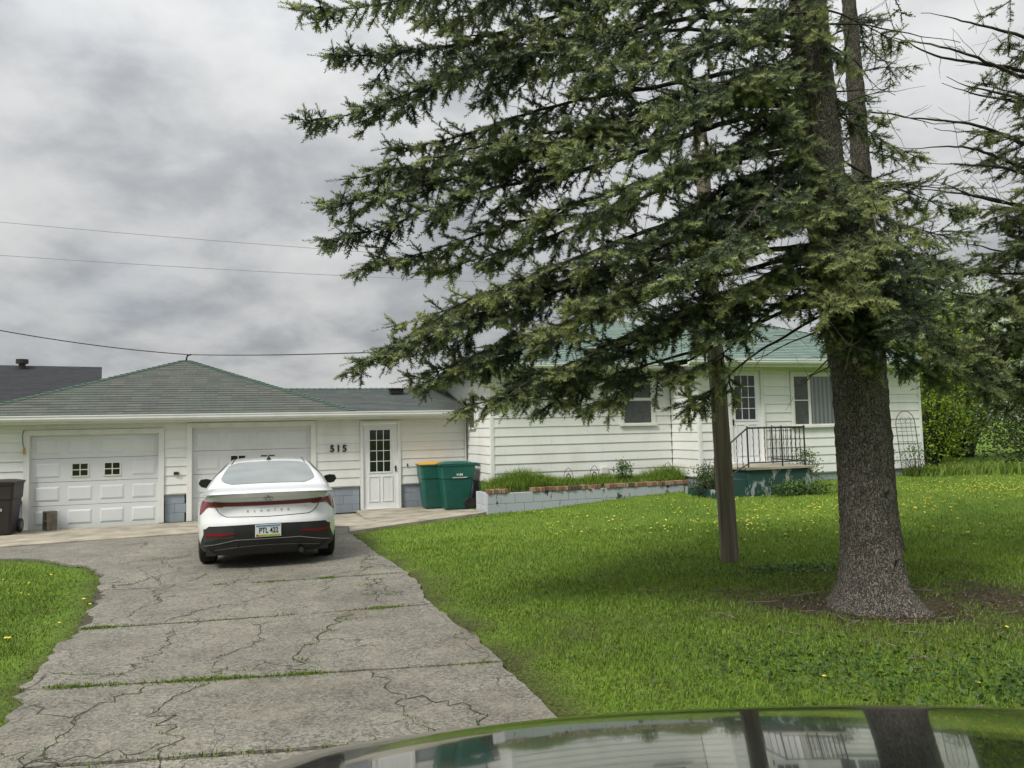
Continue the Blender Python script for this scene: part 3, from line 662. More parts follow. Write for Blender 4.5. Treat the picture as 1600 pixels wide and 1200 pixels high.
entry_door(gar, WD[0], WD[1], -.035, 1.965, V1 + .02, (-2.385, -1.895, .83, 1.83))
casing(gar, WD[0], WD[1], -.04, 1.975, V1 + .03, .07, .05, name='door_casing')
bx(gar, 'threshold', WD[0] - .05, WD[1] + .05, V1 - .03, V1 + .06, -.075, -.036, 'trim')
# house number, outlet, hose bib, cord
for i, ch in enumerate('515'):
    me = text_mesh(ch, .215, .008, .0065); o = add('house_number', me, MAT['black_print'], gar); o.location = (-3.255 + i * .142, V1 - .0, 1.405); o.rotation_euler = (R(90), 0, 0)
bx(gar, 'outlet_box', -6.645, -6.545, V1 - .03, V1 + .03, .94, 1.0, 'iron', .005)
bx(gar, 'door_bell', -1.50, -1.475, V1 - .01, V1 + .03, .93, 1.0, 'black_print')
mat('cord', (.05, .05, .045), .6); mat('yellow_plug', (.45, .34, .06), .5)
mb = MB(); mb.tube([(-9.50, V1 - .03, 1.98), (-9.53, V1 - .035, 1.85), (-9.515, V1 - .03, 1.7), (-9.49, V1 - .035, 1.6)], .006, 5); cd = mb.build('cord', MAT['cord'], gar)
bx(cd, 'plug', -9.51, -9.47, V1 - .05, V1 - .018, 1.48, 1.60, 'yellow_plug', .006)
# roofs
E0 = (-10.75, 1.72, 2.27); E1 = (-2.75, 1.72, 2.27); AP = (-6.75, 5.45, 3.80)
uvroof('roof', [(E0, E1, AP), (E1, (-2.75, 9.2, 2.27), AP), ((-10.75, 9.2, 2.27), E0, AP), ((-2.75, 9.2, 2.27), (-10.75, 9.2, 2.27), AP)], 'shingle_grey', gar)
groof = [c for c in gar.children if c.name.startswith('roof')][0]
caps(groof, E0, AP, n1=(1, .0, .05), n2=(0, 1, .2)); caps(groof, E1, AP, n1=(-1, 0, .05), n2=(0, 1, .2))
RD = 2.97
wr = uvroof('wing_roof', [((-5.2, 1.725, 2.265), (-.03, 1.725, 2.265), (-.03, 4.7, RD), (-5.2, 4.7, RD)), ((-.03, 7.7, 2.265), (-5.2, 7.7, 2.265), (-5.2, 4.7, RD), (-.03, 4.7, RD))], 'shingle_wing', gar)
caps(wr, (-4.6, 4.7, RD), (-.2, 4.7, RD), n1=(0, -1, -.2), n2=(0, 1, -.2))
mb = MB(); mb.box((-1.62, 3.75, 2.78), (-1.28, 4.05, 2.90)); mb.box((-1.66, 3.71, 2.895), (-1.24, 4.09, 2.925)); mb.build('roof_vent', MAT['iron'], wr, bevel=.006)
mb = MB(); mb.tube([(-6.75, 5.4, 3.78), (-6.72, 5.35, 3.90), (-6.62, 5.3, 3.93)], .022, 6); mb.build('wire_mast', MAT['iron'], groof)
gutter(gar, (-10.8, 1.745), (-.28, 1.745), (0, -1), 2.262)
bx(gar, 'soffit', -10.7, -.3, 1.75, V1 + .04, 2.115, 2.14, 'trim'); bx(gar, 'fascia', -10.7, -.3, 1.745, 1.775, 2.09, 2.25, 'trim')
bx(gar, 'corner_trim', -.06, -.025, V1 - .03, V1 + .0, .5, 2.12, 'trim')

# ---- house
hou = empty('house', (0, 0, 0), 0, 'single storey white sided house with green hipped roof behind the spruce', 'house'); hou.matrix_world = HF
bpy.context.view_layer.update()
VB = -1.2; ZS = .59; ZE = 3.10
mb = MB(); mb.box((0.03, .03, ZS - .02), (4.55, 8.0, ZE + .02)); mb.box((4.55, VB + .03, ZS - .02), (10.93, 8.0, ZE + .02)); hw = mb.build('wall', MAT['siding'], hou)
WN = (3.27, 4.03, 1.83, 2.99)                                     # double hung window
FD = (5.39, 6.20, .88, 3.0)                                       # front door
PW = (7.05, 9.72, 1.70, 2.90)                                     # picture window
siding(hw, (0.03, .03), (1, 0), (0, -1), 4.49, ZS, ZE, [(WN[0] - .08 - .03, WN[1] + .08 - .03, WN[2] - .06, WN[3] + .08)], .2035, 11)
siding(hw, (.03, .03 + 2.15), (0, -1), (-1, 0), 2.15, ZS, ZE, [(.35, .92, 1.78, 2.7)], .2035, 12)
siding(hw, (4.55, .03), (0, -1), (-1, 0), 1.21, ZS, ZE, [], .2035, 13)
siding(hw, (4.55, VB + .03), (1, 0), (0, -1), 6.38, ZS, ZE, [(FD[0] - .09 - 4.55, FD[1] + .09 - 4.55, .5, FD[3] + .09), (PW[0] - .02 - 4.55, PW[1] + .02 - 4.55, PW[2] - .06, PW[3] + .09)], .2035, 14)
for (u, v) in ((.03, .03), (4.55, VB + .03), (10.93, VB + .03)):
    mb = MB(); s = -1 if u < 10 else 1
    mb.box((u - .026 if s < 0 else u - .05, v - .026, ZS), (u + .05 if s < 0 else u + .026, v - .004, ZE)); mb.box((u - .026 if s < 0 else u + .004, v - .0035, ZS), (u - .004 if s < 0 else u + .026, v + .05, ZE)); mb.build('corner_trim', MAT['siding'], hou)
bx(hou, 'inner_corner_strip', 4.524, 4.532, .008, .028, ZS, ZE, 'cord')  # thin near-black strip down the inner corner of the walls
hf = bx(hou, 'foundation', .1, 10.85, .1, 7.9, -.1, ZS - .02, 'foundation')
blocks(hf, (.055, .06), (1, 0), (0, -1), 4.45, .0, ZS - .02, 'foundation', seed=31, proud=.002, mortar=.004, depth=.03)
blocks(hf, (.055, .055 + 2.1), (0, -1), (-1, 0), 2.09, -.03, ZS - .02, 'foundation', seed=32, proud=.002, mortar=.004, depth=.03)
blocks(hf, (4.575, VB + .055), (1, 0), (0, -1), 6.3, .0, ZS - .02, 'foundation', seed=33, proud=.002, mortar=.004, depth=.03)
blocks(hf, (4.575, .05), (0, -1), (-1, 0), 1.24, .0, ZS - .02, 'foundation', seed=34, proud=.002, mortar=.004, depth=.03)
def hung_window(root, a, b, za, zb, v, screen='screen_glass'):
    w = casing(root, a, b, za, zb, v, .08, .03, 'trim', True, name='window')
    zm = za + (zb - za) * .5
    mb = MB(); f = v - .008
    for (p, q) in ((za, zm - .012), (zm + .012, zb)):
        mb.box((a, f, p), (a + .03, f + .03, q)); mb.box((b - .03, f, p), (b, f + .03, q)); mb.box((a + .03, f, p), (b - .03, f + .03, p + .025)); mb.box((a + .03, f, q - .02), (b - .03, f + .03, q))
    mb.box((a, f - .004, zm - .012), (b, f + .03, zm + .012)); mb.build('sash', MAT['trim'], w)
    for (p, q) in ((za + .025, zm - .03), (zm + .012, zb - .02)): bx(w, 'pane', a + .03, b - .03, f + .012, f + .018, p, q, screen)
    return w
hung_window(hou, *WN, .02)
# side window facing the wing
mb = MB(); mb.box((-.012, 1.28, 1.83), (.02, 1.34, 2.66)); mb.box((-.012, 1.76, 1.83), (.02, 1.82, 2.66)); mb.box((-.012, 1.34, 2.60), (.02, 1.76, 2.66)); mb.box((-.03, 1.26, 1.79), (.02, 1.84, 1.83)); sw = mb.build('window', MAT['trim'], hou)
bx(sw, 'pane', .0, .012, 1.34, 1.76, 1.83, 2.60, 'screen_glass')
# picture window: screen sash, wide curtained pane, screen sash
def picture_window():
    a, b, za, zb = PW; v = VB + .02; w = casing(hou, a + .06, b - .06, za, zb, v, .075, .035, 'trim', True, name='window')
    m = [a + .06, a + .52, b - .52, b - .06]
    for i in range(3):
        p, q = m[i], m[i + 1]
        mb = MB(); f = v - .012
        mb.box((p, f, za), (p + .035, v + .03, zb)); mb.box((q - .035, f, za), (q, v + .03, zb)); mb.box((p + .035, f, za), (q - .035, v + .03, za + .035)); mb.box((p + .035, f, zb - .035), (q - .035, v + .03, zb))
        if i != 1: mb.box((p + .035, f - .003, (za + zb) / 2 - .012), (q - .035, v + .03, (za + zb) / 2 + .012))
        mb.build('sash', MAT['trim'], w)
        bx(w, 'pane', p + .035, q - .035, v + .0, v + .006, za + .035, zb - .035, 'screen_glass' if i != 1 else 'curtain_glass')
    return w
def m_curtain():
    m, nt, b = nodes_of('curtain_glass'); N = nt.nodes; b.inputs['Roughness'].default_value = .05; b.inputs['Specular IOR Level'].default_value = .8
    tc = N.new('ShaderNodeTexCoord'); wv = N.new('ShaderNodeTexWave'); wv.bands_direction = 'X'; wv.inputs['Scale'].default_value = 2.6; wv.inputs['Distortion'].default_value = 2.5; wv.inputs['Detail'].default_value = 2
    mp = N.new('ShaderNodeMapping'); mp.inputs['Scale'].default_value = (1, 1, .1); lk(nt, tc.outputs['Object'], mp.inputs[0]); lk(nt, mp.outputs[0], wv.inputs['Vector'])
    rp = N.new('ShaderNodeValToRGB'); lk(nt, wv.outputs['Fac'], rp.inputs[0]); rp.color_ramp.elements[0].color = (.07, .085, .085, 1); rp.color_ramp.elements[1].color = (.19, .21, .205, 1); lk(nt, rp.outputs[0], b.inputs['Base Color']); MAT['curtain_glass'] = m
m_curtain(); picture_window()
fd = entry_door(hou, FD[0], FD[1], FD[2], FD[3] - .02, VB + .02, (5.50, 6.05, 1.87, 2.89), True)
casing(hou, FD[0], FD[1], FD[2], FD[3], VB + .03, .08, .055, name='door_casing')
bx(hou, 'utility_box', 2.62, 2.80, -.075, .0, .70, .85, 'trim', .008)
# roofs of the house
def hip(u0, u1, v0, v1, z, vr, zr, inset):
    a, b, c, d = (u0, v0, z), (u1, v0, z), (u1, v1, z), (u0, v1, z); r0 = (u0 + inset, vr, zr); r1 = (u1 - inset, vr, zr)
    return [(a, b, r1, r0), (b, c, r1), (c, d, r0, r1), (d, a, r0)], r0, r1
fa, a0, a1 = hip(-.45, 9.0, -.42, 8.4, 3.22, 4.0, 5.0, 4.3); ra = uvroof('roof', fa, 'shingle_green', hou)
fb, b0, b1 = hip(4.1, 11.4, -1.62, 8.4, 3.225, 3.5, 5.15, 3.6); rb = uvroof('roof', fb, 'shingle_green', hou)
caps(ra, (-.45, -.42, 3.22), a0, n1=(1, 0, .05), n2=(0, 1, .1)); caps(rb, (4.1, -1.62, 3.225), b0, n1=(1, 0, .05), n2=(0, 1, .1)); caps(rb, (11.4, -1.62, 3.225), b1, n1=(-1, 0, .05), n2=(0, 1, .1))
gutter(hou, (-.45, -.40), (4.08, -.40), (0, -1), 3.215, .11); gutter(hou, (4.05, -1.60), (11.4, -1.60), (0, -1), 3.22, .11)
gutter(hou, (-.43, 8.2), (-.43, -.38), (-1, 0), 3.215, .11)
for n_, a in (('soffit', (-.42, 4.2, -.39, .1, 3.085, 3.11)), ('soffit', (4.1, 11.35, -1.58, VB + .1, 3.087, 3.112)), ('soffit', (-.42, .1, .1, 8.1, 3.088, 3.113)), ('fascia', (-.43, 4.05, -.40, -.375, 3.05, 3.2)), ('fascia', (4.08, 11.37, -1.60, -1.575, 3.052, 3.2)), ('fascia', (-.43, -.405, -.37, 8.2, 3.051, 3.2))): bx(hou, n_, a[0], a[1], a[2], a[3], a[4], a[5], 'trim')

# ---- the neighbour's building beyond the garage
nb = empty('neighbour_building', (-21.6, 29.4, .1), R(29), 'distant building with a dark grey shingle roof left of the garage', 'building')
MB().box((-9, 0, 0), (4.2, 9, 3.05)).build('wall', MAT['siding'], nb)
nr = uvroof('roof', [((-9.4, -.5, 3.05), (4.5, -.5, 3.05), (4.5, 4.5, 5.15), (-9.4, 4.5, 5.15)), ((4.5, 9.5, 3.05), (-9.4, 9.5, 3.05), (-9.4, 4.5, 5.15), (4.5, 4.5, 5.15))], 'shingle_dark', nb)
MB().box((-9.4, -.56, 2.92), (4.5, -.5, 3.06)).build('gutter', MAT['gutter'], nb)
mb = MB(); mb.prism([(4.2, 0, 3.05), (4.2, 9, 3.05), (4.2, 4.5, 5.0)], (-.05, 0, 0)); mb.build('gable', MAT['siding'], nb)
mb = MB(); mb.prism([(4.46, -.5, 2.93), (4.46, 4.5, 5.03), (4.46, 4.5, 5.13), (4.46, -.5, 3.03)], (.05, 0, 0)); mb.build('rake_board', MAT['trim'], nb)
mb = MB(); mb.lathe([(.14, 4.8), (.14, 5.2), (.25, 5.2), (.25, 5.40), (.0, 5.42)], (1.3, 4.1, 0), k=14); mb.build('roof_vent', MAT['iron'], nr)

# ------------------------------------------------------------------ white sedan
def interp(tab, x):
    xs = [t[0] for t in tab]
    return float(np.interp(x, xs, [t[1] for t in tab]))
def smooth_tab(tab):
    xs = np.array([t[0] for t in tab], float); ys = np.array([t[1] for t in tab], float)
    m = np.gradient(ys, xs)
    def f(x):
        x = min(max(x, xs[0]), xs[-1]); i = min(max(int(np.searchsorted(xs, x)) - 1, 0), len(xs) - 2); h = xs[i + 1] - xs[i]; t = (x - xs[i]) / h
        return float(ys[i] * (2 * t ** 3 - 3 * t ** 2 + 1) + h * m[i] * (t ** 3 - 2 * t ** 2 + t) + ys[i + 1] * (-2 * t ** 3 + 3 * t ** 2) + h * m[i + 1] * (t ** 3 - t ** 2))
    return f
mat('car_paint', (.78, .795, .79), .22, .06, 3, coat=1.0)
mat('car_black', (.018, .019, .02), .45, .3, 20)
mat('tyre', (.02, .02, .02), .85, .3, 30, bump=.4, bscale=40)
mat('rim', (.30, .31, .32), .35, .1, metal=.9)
mat('tail_red', (.17, .012, .018), .12, .15, 8, coat=.5)
mat('reflector', (.20, .008, .012), .25, .1)
mat('chrome', (.6, .61, .62), .2, .05, metal=1)
mat('seam', (.03, .03, .03), .8, .1)
mat('exhaust', (.05, .05, .05), .5, .2, metal=.6)
def m_rear_glass():
    m, nt, b = nodes_of('rear_glass'); N = nt.nodes
    tc = N.new('ShaderNodeTexCoord'); nz = N.new('ShaderNodeTexNoise'); nz.inputs['Scale'].default_value = 2.2; lk(nt, tc.outputs['Object'], nz.inputs['Vector'])
    rp = N.new('ShaderNodeValToRGB'); lk(nt, nz.outputs['Fac'], rp.inputs[0]); rp.color_ramp.elements[0].color = (.10, .13, .115, 1); rp.color_ramp.elements[1].color = (.26, .30, .275, 1)
    lk(nt, rp.outputs[0], b.inputs['Base Color']); b.inputs['Roughness'].default_value = .06; b.inputs['Specular IOR Level'].default_value = 1.0; b.inputs['IOR'].default_value = 2.3; MAT['rear_glass'] = m
m_rear_glass()
def build_car():
    car = empty('parked_car', (-3.25, 9.78, 0), YAW, 'white sedan with red full-width tail light parked facing the garage', 'car')
    ax = car.location + Matrix.Rotation(YAW, 3, 'Z') @ Vector((0, .95, 0)); car.location.z = G(ax.x, ax.y) + .022
    Wd = smooth_tab([(.18, .80), (.26, .865), (.36, .895), (.5, .910), (.66, .9125), (.78, .902), (.87, .868), (.94, .815), (1.0, .77)])
    Yo = smooth_tab([(.18, .17), (.26, .09), (.34, .045), (.46, .012), (.56, .0), (.62, .012), (.70, .055), (.78, .085), (.83, .10), (.88, .085), (.94, .045), (1.0, .0)])
    YC = .78; NP = 3.0
    def rear(s, z, off=0.):
        """s in -1..1 round the tail (|s|=1 at the side), z height"""
        def base(s, z):
            th = abs(s) * math.pi / 2; w = Wd(z); x = w * math.sin(th) ** (2 / NP); c = max(0., math.cos(th)) ** (2 / NP)
            return Vector((math.copysign(x, s), Yo(z) + (YC - Yo(z)) * (1 - c), z))
        p = base(s, z)
        if off:
            a = base(min(s + .01, 1), z) - base(max(s - .01, -1), z); b = base(s, min(z + .01, 1)) - base(s, max(z - .01, .18))
            p = p + a.cross(b).normalized() * off
        return p
    def sx(x, z):
        """s for a lateral position x"""
        w = Wd(z); r = min(.9999, abs(x) / w); return math.copysign(math.asin(r ** (NP / 2)) / (math.pi / 2), x)
    def patch(name, mt, xs, zlo, zhi, off=.006, nz=4, parent=car, thick=True):
        P = []
        for j in range(nz + 1):
            P.append([rear(sx(x, zlo(x) + (zhi(x) - zlo(x)) * j / nz), zlo(x) + (zhi(x) - zlo(x)) * j / nz, off) for x in xs])
        mb = MB(); mb.grid(P)
        if thick:
            ring = [P[0][i] for i in range(len(xs))] + [P[j][-1] for j in range(1, nz + 1)] + [P[nz][i] for i in range(len(xs) - 2, -1, -1)] + [P[j][0] for j in range(nz - 1, 0, -1)]
            c = [p + Vector((0, max(.02, off * 1.6), 0)) for p in ring]
            for i in range(len(ring)): k = (i + 1) % len(ring); mb.quad(ring[i], ring[k], c[k], c[i])
        return mb.build(name, MAT[mt], parent, smooth=True, weld=True)
    # body: tail wrap, flanks, nose
    zs = list(np.linspace(.245, 1.0, 33)); ss = list(np.linspace(-1, 1, 61))
    mb = MB(); mb.grid([[rear(s, z) for s in ss] for z in zs])
    ylong = [.78, 1.3, 2.0, 3.0, 3.7, 4.1, 4.4, 4.6]; wk = [1, 1, 1, 1, .985, .94, .82, .6]
    AR = .36; WY = (.95, 3.67)
    for sgn in (-1, 1):
        yl = sorted(set(ylong + [.7 + .05 * i for i in range(2, 14)] + [3.25 + .05 * i for i in range(18)]))
        P = []
        for z in zs:
            row = []
            for y in yl:
                k = interp(list(zip(ylong, wk)), y); zz = z
                for wy in WY:
                    if abs(y - wy) < AR:
                        arch = .32 + math.sqrt(AR * AR - (y - wy) ** 2); zz = max(zz, arch * .0 + (.20 if arch < .2 else min(arch, .69)) + (z - .2) * (1.0 - min(arch, .69)) / .8)
                top = 1.0 - max(0, (y - 3.2)) * .17; zf = .20 + (zz - .20) * (top - .2) / .8
                row.append((sgn * Wd(zz) * k, y, zf))
            P.append(row)
        mb.grid(P if sgn > 0 else [r[::-1] for r in P])
    mb.grid([[(sgn * Wd(z) * .6 * t, 4.6 + .07 * (1 - t * t), .2 + (z - .2) * .70) for sgn, t in ((-1, 1), (-1, .5), (1, 0), (1, .5), (1, 1))] for z in zs])
    # deck, greenhouse and bonnet in one sweep: (y, half width at belt, belt z, half width at top edge, top edge z, centre z)
    ST = [(.0, .770, 1.0, .60, 1.004, 1.006), (.06, .785, .995, .62, 1.02, 1.026), (.25, .835, .985, .66, 1.045, 1.052), (.46, .862, .975, .665, 1.072, 1.088), (.70, .868, .97, .650, 1.165, 1.192), (.95, .872, .965, .618, 1.255, 1.288),
          (1.2, .874, .96, .580, 1.318, 1.352), (1.4, .874, .955, .560, 1.352, 1.386), (1.75, .872, .95, .548, 1.382, 1.412), (2.1, .87, .945, .545, 1.386, 1.420), (2.5, .87, .94, .55, 1.362, 1.402), (2.9, .87, .93, .58, 1.24, 1.29), (3.35, .86, .92, .66, 1.03, 1.07), (3.8, .82, .89, .6, .95, .97), (4.3, .72, .82, .5, .87, .885), (4.62, .5, .74, .35, .77, .78)]
    cols = [smooth_tab([(r[0], r[k]) for r in ST]) for k in range(1, 6)]
    def top(y, t, off=0.):
        """t -1..1 across: |t|=1 belt, .62 top edge, 0 centre"""
        def base(y, t):
            bw, bz, tw, tz, cz = [c(y) for c in cols]; a = abs(t)
            if a > .62:
                q = (a - .62) / .38; x = tw + (bw - tw) * q; z = tz + (bz - tz) * q + .05 * math.sin(q * math.pi) * min(1, (tz - bz) / .3)
            else:
                q = a / .62; x = tw * q; z = cz + (tz - cz) * q ** 2.6
            return Vector((math.copysign(x, t), y, z))
        p = base(y, t)
        if off:
            a = base(y + .01, t) - base(y - .01, t); b = base(y, t + .01) - base(y, t - .01); n = a.cross(b).normalized()
            if n.z < 0: n = -n
            p = p + n * off
        return p
    ys = sorted(set(list(np.linspace(0, 1.5, 26)) + list(np.linspace(1.5, 4.62, 22)))); ts = list(np.linspace(-1, 1, 41))
    mb.grid([[top(y, t) for t in ts] for y in ys])
    body = mb.build('body', MAT['car_paint'], car, smooth=True, weld=True)
    MB().box((-.78, .25, .19), (.78, 4.4, .5)).build('underbody', MAT['car_black'], car)
    # rear window and side windows, roof seams
    P = []
    for i in range(13):
        y = .50 + (1.30 - .50) * i / 12; f = i / 12; hw = .60 - .03 * f - .16 * max(0, (.25 - f) / .25) ** 2 - .1 * max(0, (f - .85) / .15) ** 2
        P.append([top(y, hw * k / 10, .006) for k in range(-10, 11)])
    MB().grid(P).build('rear_window', MAT['rear_glass'], car, smooth=True)
    for sgn in (-1, 1):
        MB().grid([[top(y, sgn * t, .006) for t in np.linspace(.68, .93, 6)] for y in np.linspace(1.05, 3.0, 16)]).build('side_window', MAT['dark_glass'], car, smooth=True)
        mb = MB(); mb.tube([top(y, sgn * .56, .004) for y in np.linspace(1.28, 2.4, 8)], .006, 5); mb.build('roof_seam', MAT['seam'], car)
    # spoiler lip: crisp duck tail
    lip = [[], [], []]
    for i in range(31):
        x = -.74 + 1.48 * i / 30; z = .997 - .05 * (abs(x) / .74) ** 3; p = rear(sx(x, z), z)
        lip[0].append(p + Vector((0, .05, .012))); lip[1].append(p + Vector((0, -.022, .012))); lip[2].append(p + Vector((0, .006, -.045)))
    MB().grid(lip).build('spoiler', MAT['car_paint'], car, smooth=False)
    # light bar: slim in the middle, wide hooked ends
    xs = list(np.linspace(-.865, .865, 61))
    def zl(x): a = abs(x); return .835 - .0 * a - (.105 * max(0, (a - .77) / .095) ** .8 if a > .77 else 0) - (.012 if a > .55 else 0)
    def zh(x): a = abs(x); return .876 + .018 * (a / .86) ** 2 + (.008 * max(0, (a - .6) / .26))
    lb = patch('tail_light', 'tail_red', xs, zl, zh, .007, 5)
    patch('light_divider', 'seam', xs[6:-6], lambda x: .8785 + .018 * (abs(x) / .86) ** 2, lambda x: .886 + .018 * (abs(x) / .86) ** 2, .009, 1, lb)
    for s in (-1, 1): patch('lens_strip', 'reflector', list(np.linspace(s * .60, s * .76, 6)) if s > 0 else list(np.linspace(-.76, -.60, 6)), lambda x: .850, lambda x: .862, .0105, 1, lb)  # narrow raised red strip near each end of the lens
    # boot shut line
    pts = []
    for x, z in ((-.66, .825), (-.62, .765), (-.57, .725), (-.52, .703), (0, .690), (.52, .703), (.57, .725), (.62, .765), (.66, .825)): pts.append((x, z))
    xx = np.interp(np.linspace(0, 8, 49), range(9), [p[0] for p in pts]); zz = np.interp(np.linspace(0, 8, 49), range(9), [p[1] for p in pts])
    MB().tube([rear(sx(x, z), z, .001) for x, z in zip(xx, zz)], .005, 5).build('boot_seam', MAT['seam'], car)
    # dark lower bumper with angled corners
    xs = list(np.linspace(-.855, .855, 57))
    def bh(x): a = abs(x); return .600 - .02 * (a / .8) ** 2 - (.24 * max(0, (a - .745) / .11) ** 1.3 if a > .745 else 0)
    lo = lambda x: .200 + .05 * max(0, (abs(x) - .5) / .35) ** 2
    bum = patch('lower_bumper', 'car_black', xs, lo, bh, .010, 6)
    patch('crease', 'chrome', list(np.linspace(-.80, .80, 41)), lambda x: .405 - .085 * max(0, (abs(x) - .40) / .40) ** 1.0, lambda x: .413 - .085 * max(0, (abs(x) - .40) / .40), .0165, 1, bum)
    patch('crease', 'rim', list(np.linspace(-.66, .66, 31)), lambda x: .325 - .05 * (abs(x) / .66) ** 2, lambda x: .331 - .05 * (abs(x) / .66) ** 2, .0165, 1, bum)
    patch('corner_vent', 'seam', list(np.linspace(-.80, -.42, 14)), lambda x: .43 - .06 * max(0, (-x - .6) / .2), lambda x: .575 - .03 * max(0, (-x - .65) / .15), .0125, 2, bum)
    patch('corner_vent', 'seam', list(np.linspace(.42, .80, 14)), lambda x: .43 - .06 * max(0, (x - .6) / .2), lambda x: .575 - .03 * max(0, (x - .65) / .15), .0125, 2, bum)
    for s in (-1, 1):
        xs2 = sorted([s * v for v in np.linspace(.40, .77, 10)]); patch('reflector', 'reflector', xs2, lambda x: .470 - .012 * (abs(x) - .4) / .37 + (.012 if abs(x) < .5 else 0), lambda x: .500 - .004 * (abs(x) - .4), .018, 1, bum)
    for x in (-.38, -.13, .13, .38): MB().tube([rear(sx(x, .40), .40, .013), rear(sx(x, .335), .335, .013), rear(sx(x, .28), .28, .013)], .008, 5).build('diffuser_fin', MAT['seam'], bum)
    MB().tube([(.42, .02, .225), (.42, .25, .235)], .032, 10).build('exhaust_pipe', MAT['exhaust'], car)
    # licence plate
    pl = MB(); pl.box((-.162, -.032, .435), (.162, -.022, .595)); plate = pl.build('licence_plate', mat('plate_white', (.62, .68, .66), .4, .1, 8), car, bevel=.003)
    def pbox(n, x0, x1, z0, z1, m_, d=.0335): MB().box((x0, -d, z0), (x1, -.0318, z1)).build(n, m_, plate)
    pbox('sky_band', -.15, .15, .565, .588, mat('plate_blue', (.16, .24, .36), .5, .5, 40))
    pbox('field_band', -.15, .15, .441, .466, mat('plate_green', (.35, .42, .05), .5, .4, 40)); pbox('sticker', -.148, -.125, .443, .470, mat('plate_red', (.32, .04, .02), .5, .2), .0345)
    o = add('plate_lettering', text_mesh('PTL 422', .088, .001, .0012), MAT['black_print'], plate); o.location = (.006, -.0345, .516); o.rotation_euler = (R(90), 0, 0); o.scale = (.82, 1.12, 1)
    # badge, name, camera
    mb = MB(); mb.tube([rear(sx(.055 * math.cos(a), .935), .935, .012) + Vector((0, 0, .026 * math.sin(a) - 0)) for a in np.linspace(0, 2 * math.pi, 25)[:-1]], .0042, 5, closed=True)
    for s in (-1, 1): mb.tube([Vector((s * .022 - .008, rear(0, .935).y - .012, .917)), Vector((s * .022 + .008, rear(0, .935).y - .016, .953))], .0042, 5)
    mb.tube([Vector((-.022, rear(0, .935).y - .013, .930)), Vector((.022, rear(0, .935).y - .013, .940))], .0036, 5); mb.build('badge', MAT['rim'], car)
    for i, ch in enumerate('ELANTRA'):
        x = (i - 3) * .085; p = rear(sx(x, .765), .765, .004); o = add('lettering', text_mesh(ch, .045, .001), MAT['rim'], car); o.location = p; o.rotation_euler = (R(72), 0, 0)
    mb = MB(); mb.lathe([(.012, 0), (.012, .01), (0, .012)], (0, 0, 0), k=10); o = mb.build('rear_camera', MAT['black_print'], car); o.location = rear(0, .972, .012); o.rotation_euler = (R(90), 0, 0)
    # fin
    y0 = 1.50; zt = top(y0, 0).z
    mb = MB(); mb.v = [(-.038, y0 - .06, zt - .012), (.038, y0 - .06, zt - .012), (.03, y0 + .15, zt + .005), (-.03, y0 + .15, zt + .005), (0, y0 - .05, zt + .062), (0, y0 + .02, zt + .05)]
    mb.f = [(0, 1, 4), (0, 4, 5, 3), (1, 2, 5, 4), (3, 5, 2), (0, 3, 2, 1)]; mb.build('antenna_fin', MAT['black_print'], car)
    # mirrors
    for s in (-1, 1):
        mb = MB(); c = Vector((s * 1.0, 2.98, .985)); pr = [(-.115, -.05), (-.09, .055), (.0, .075), (.085, .065), (.115, .0), (.07, -.06), (0, -.075)]
        pr = [(s * a, b) for a, b in pr]
        mb.prism([c + Vector((a, -.03, b)) for a, b in pr], (0, .08, 0)); mm = mb.build('mirror', MAT['black_print'], car, bevel=.008)
        mb = MB(); mb.prism([c + Vector((a * .84, -.0315, b * .8)) for a, b in pr], (0, .004, 0)); mb.build('mirror_glass', MAT['dark_glass'], mm)
        MB().tube([c + Vector((-s * .06, .0, -.05)), c + Vector((-s * .20, .03, -.085))], .022, 6).build('mirror_arm', MAT['car_paint'], mm)
    # wheels
    for y in WY:
        for s in (-1, 1):
            mb = MB(); mb.lathe([(.20, -.108), (.285, -.112), (.318, -.095), (.329, -.06), (.331, -.02), (.322, -.016), (.322, -.010), (.331, -.006), (.331, .02), (.322, .024), (.322, .030), (.331, .034), (.329, .06), (.318, .095), (.285, .112), (.20, .108)], (s * .795, y, .331), 'x', 36)
            w = mb.build('wheel', MAT['tyre'], car, smooth=True)
            mb = MB(); mb.lathe([(.205, -.1), (.20, 0), (.06, s * .07), (.0, s * .075)], (s * .795, y, .331), 'x', 30); mb.build('rim', MAT['rim'], w)
    return car
build_car()

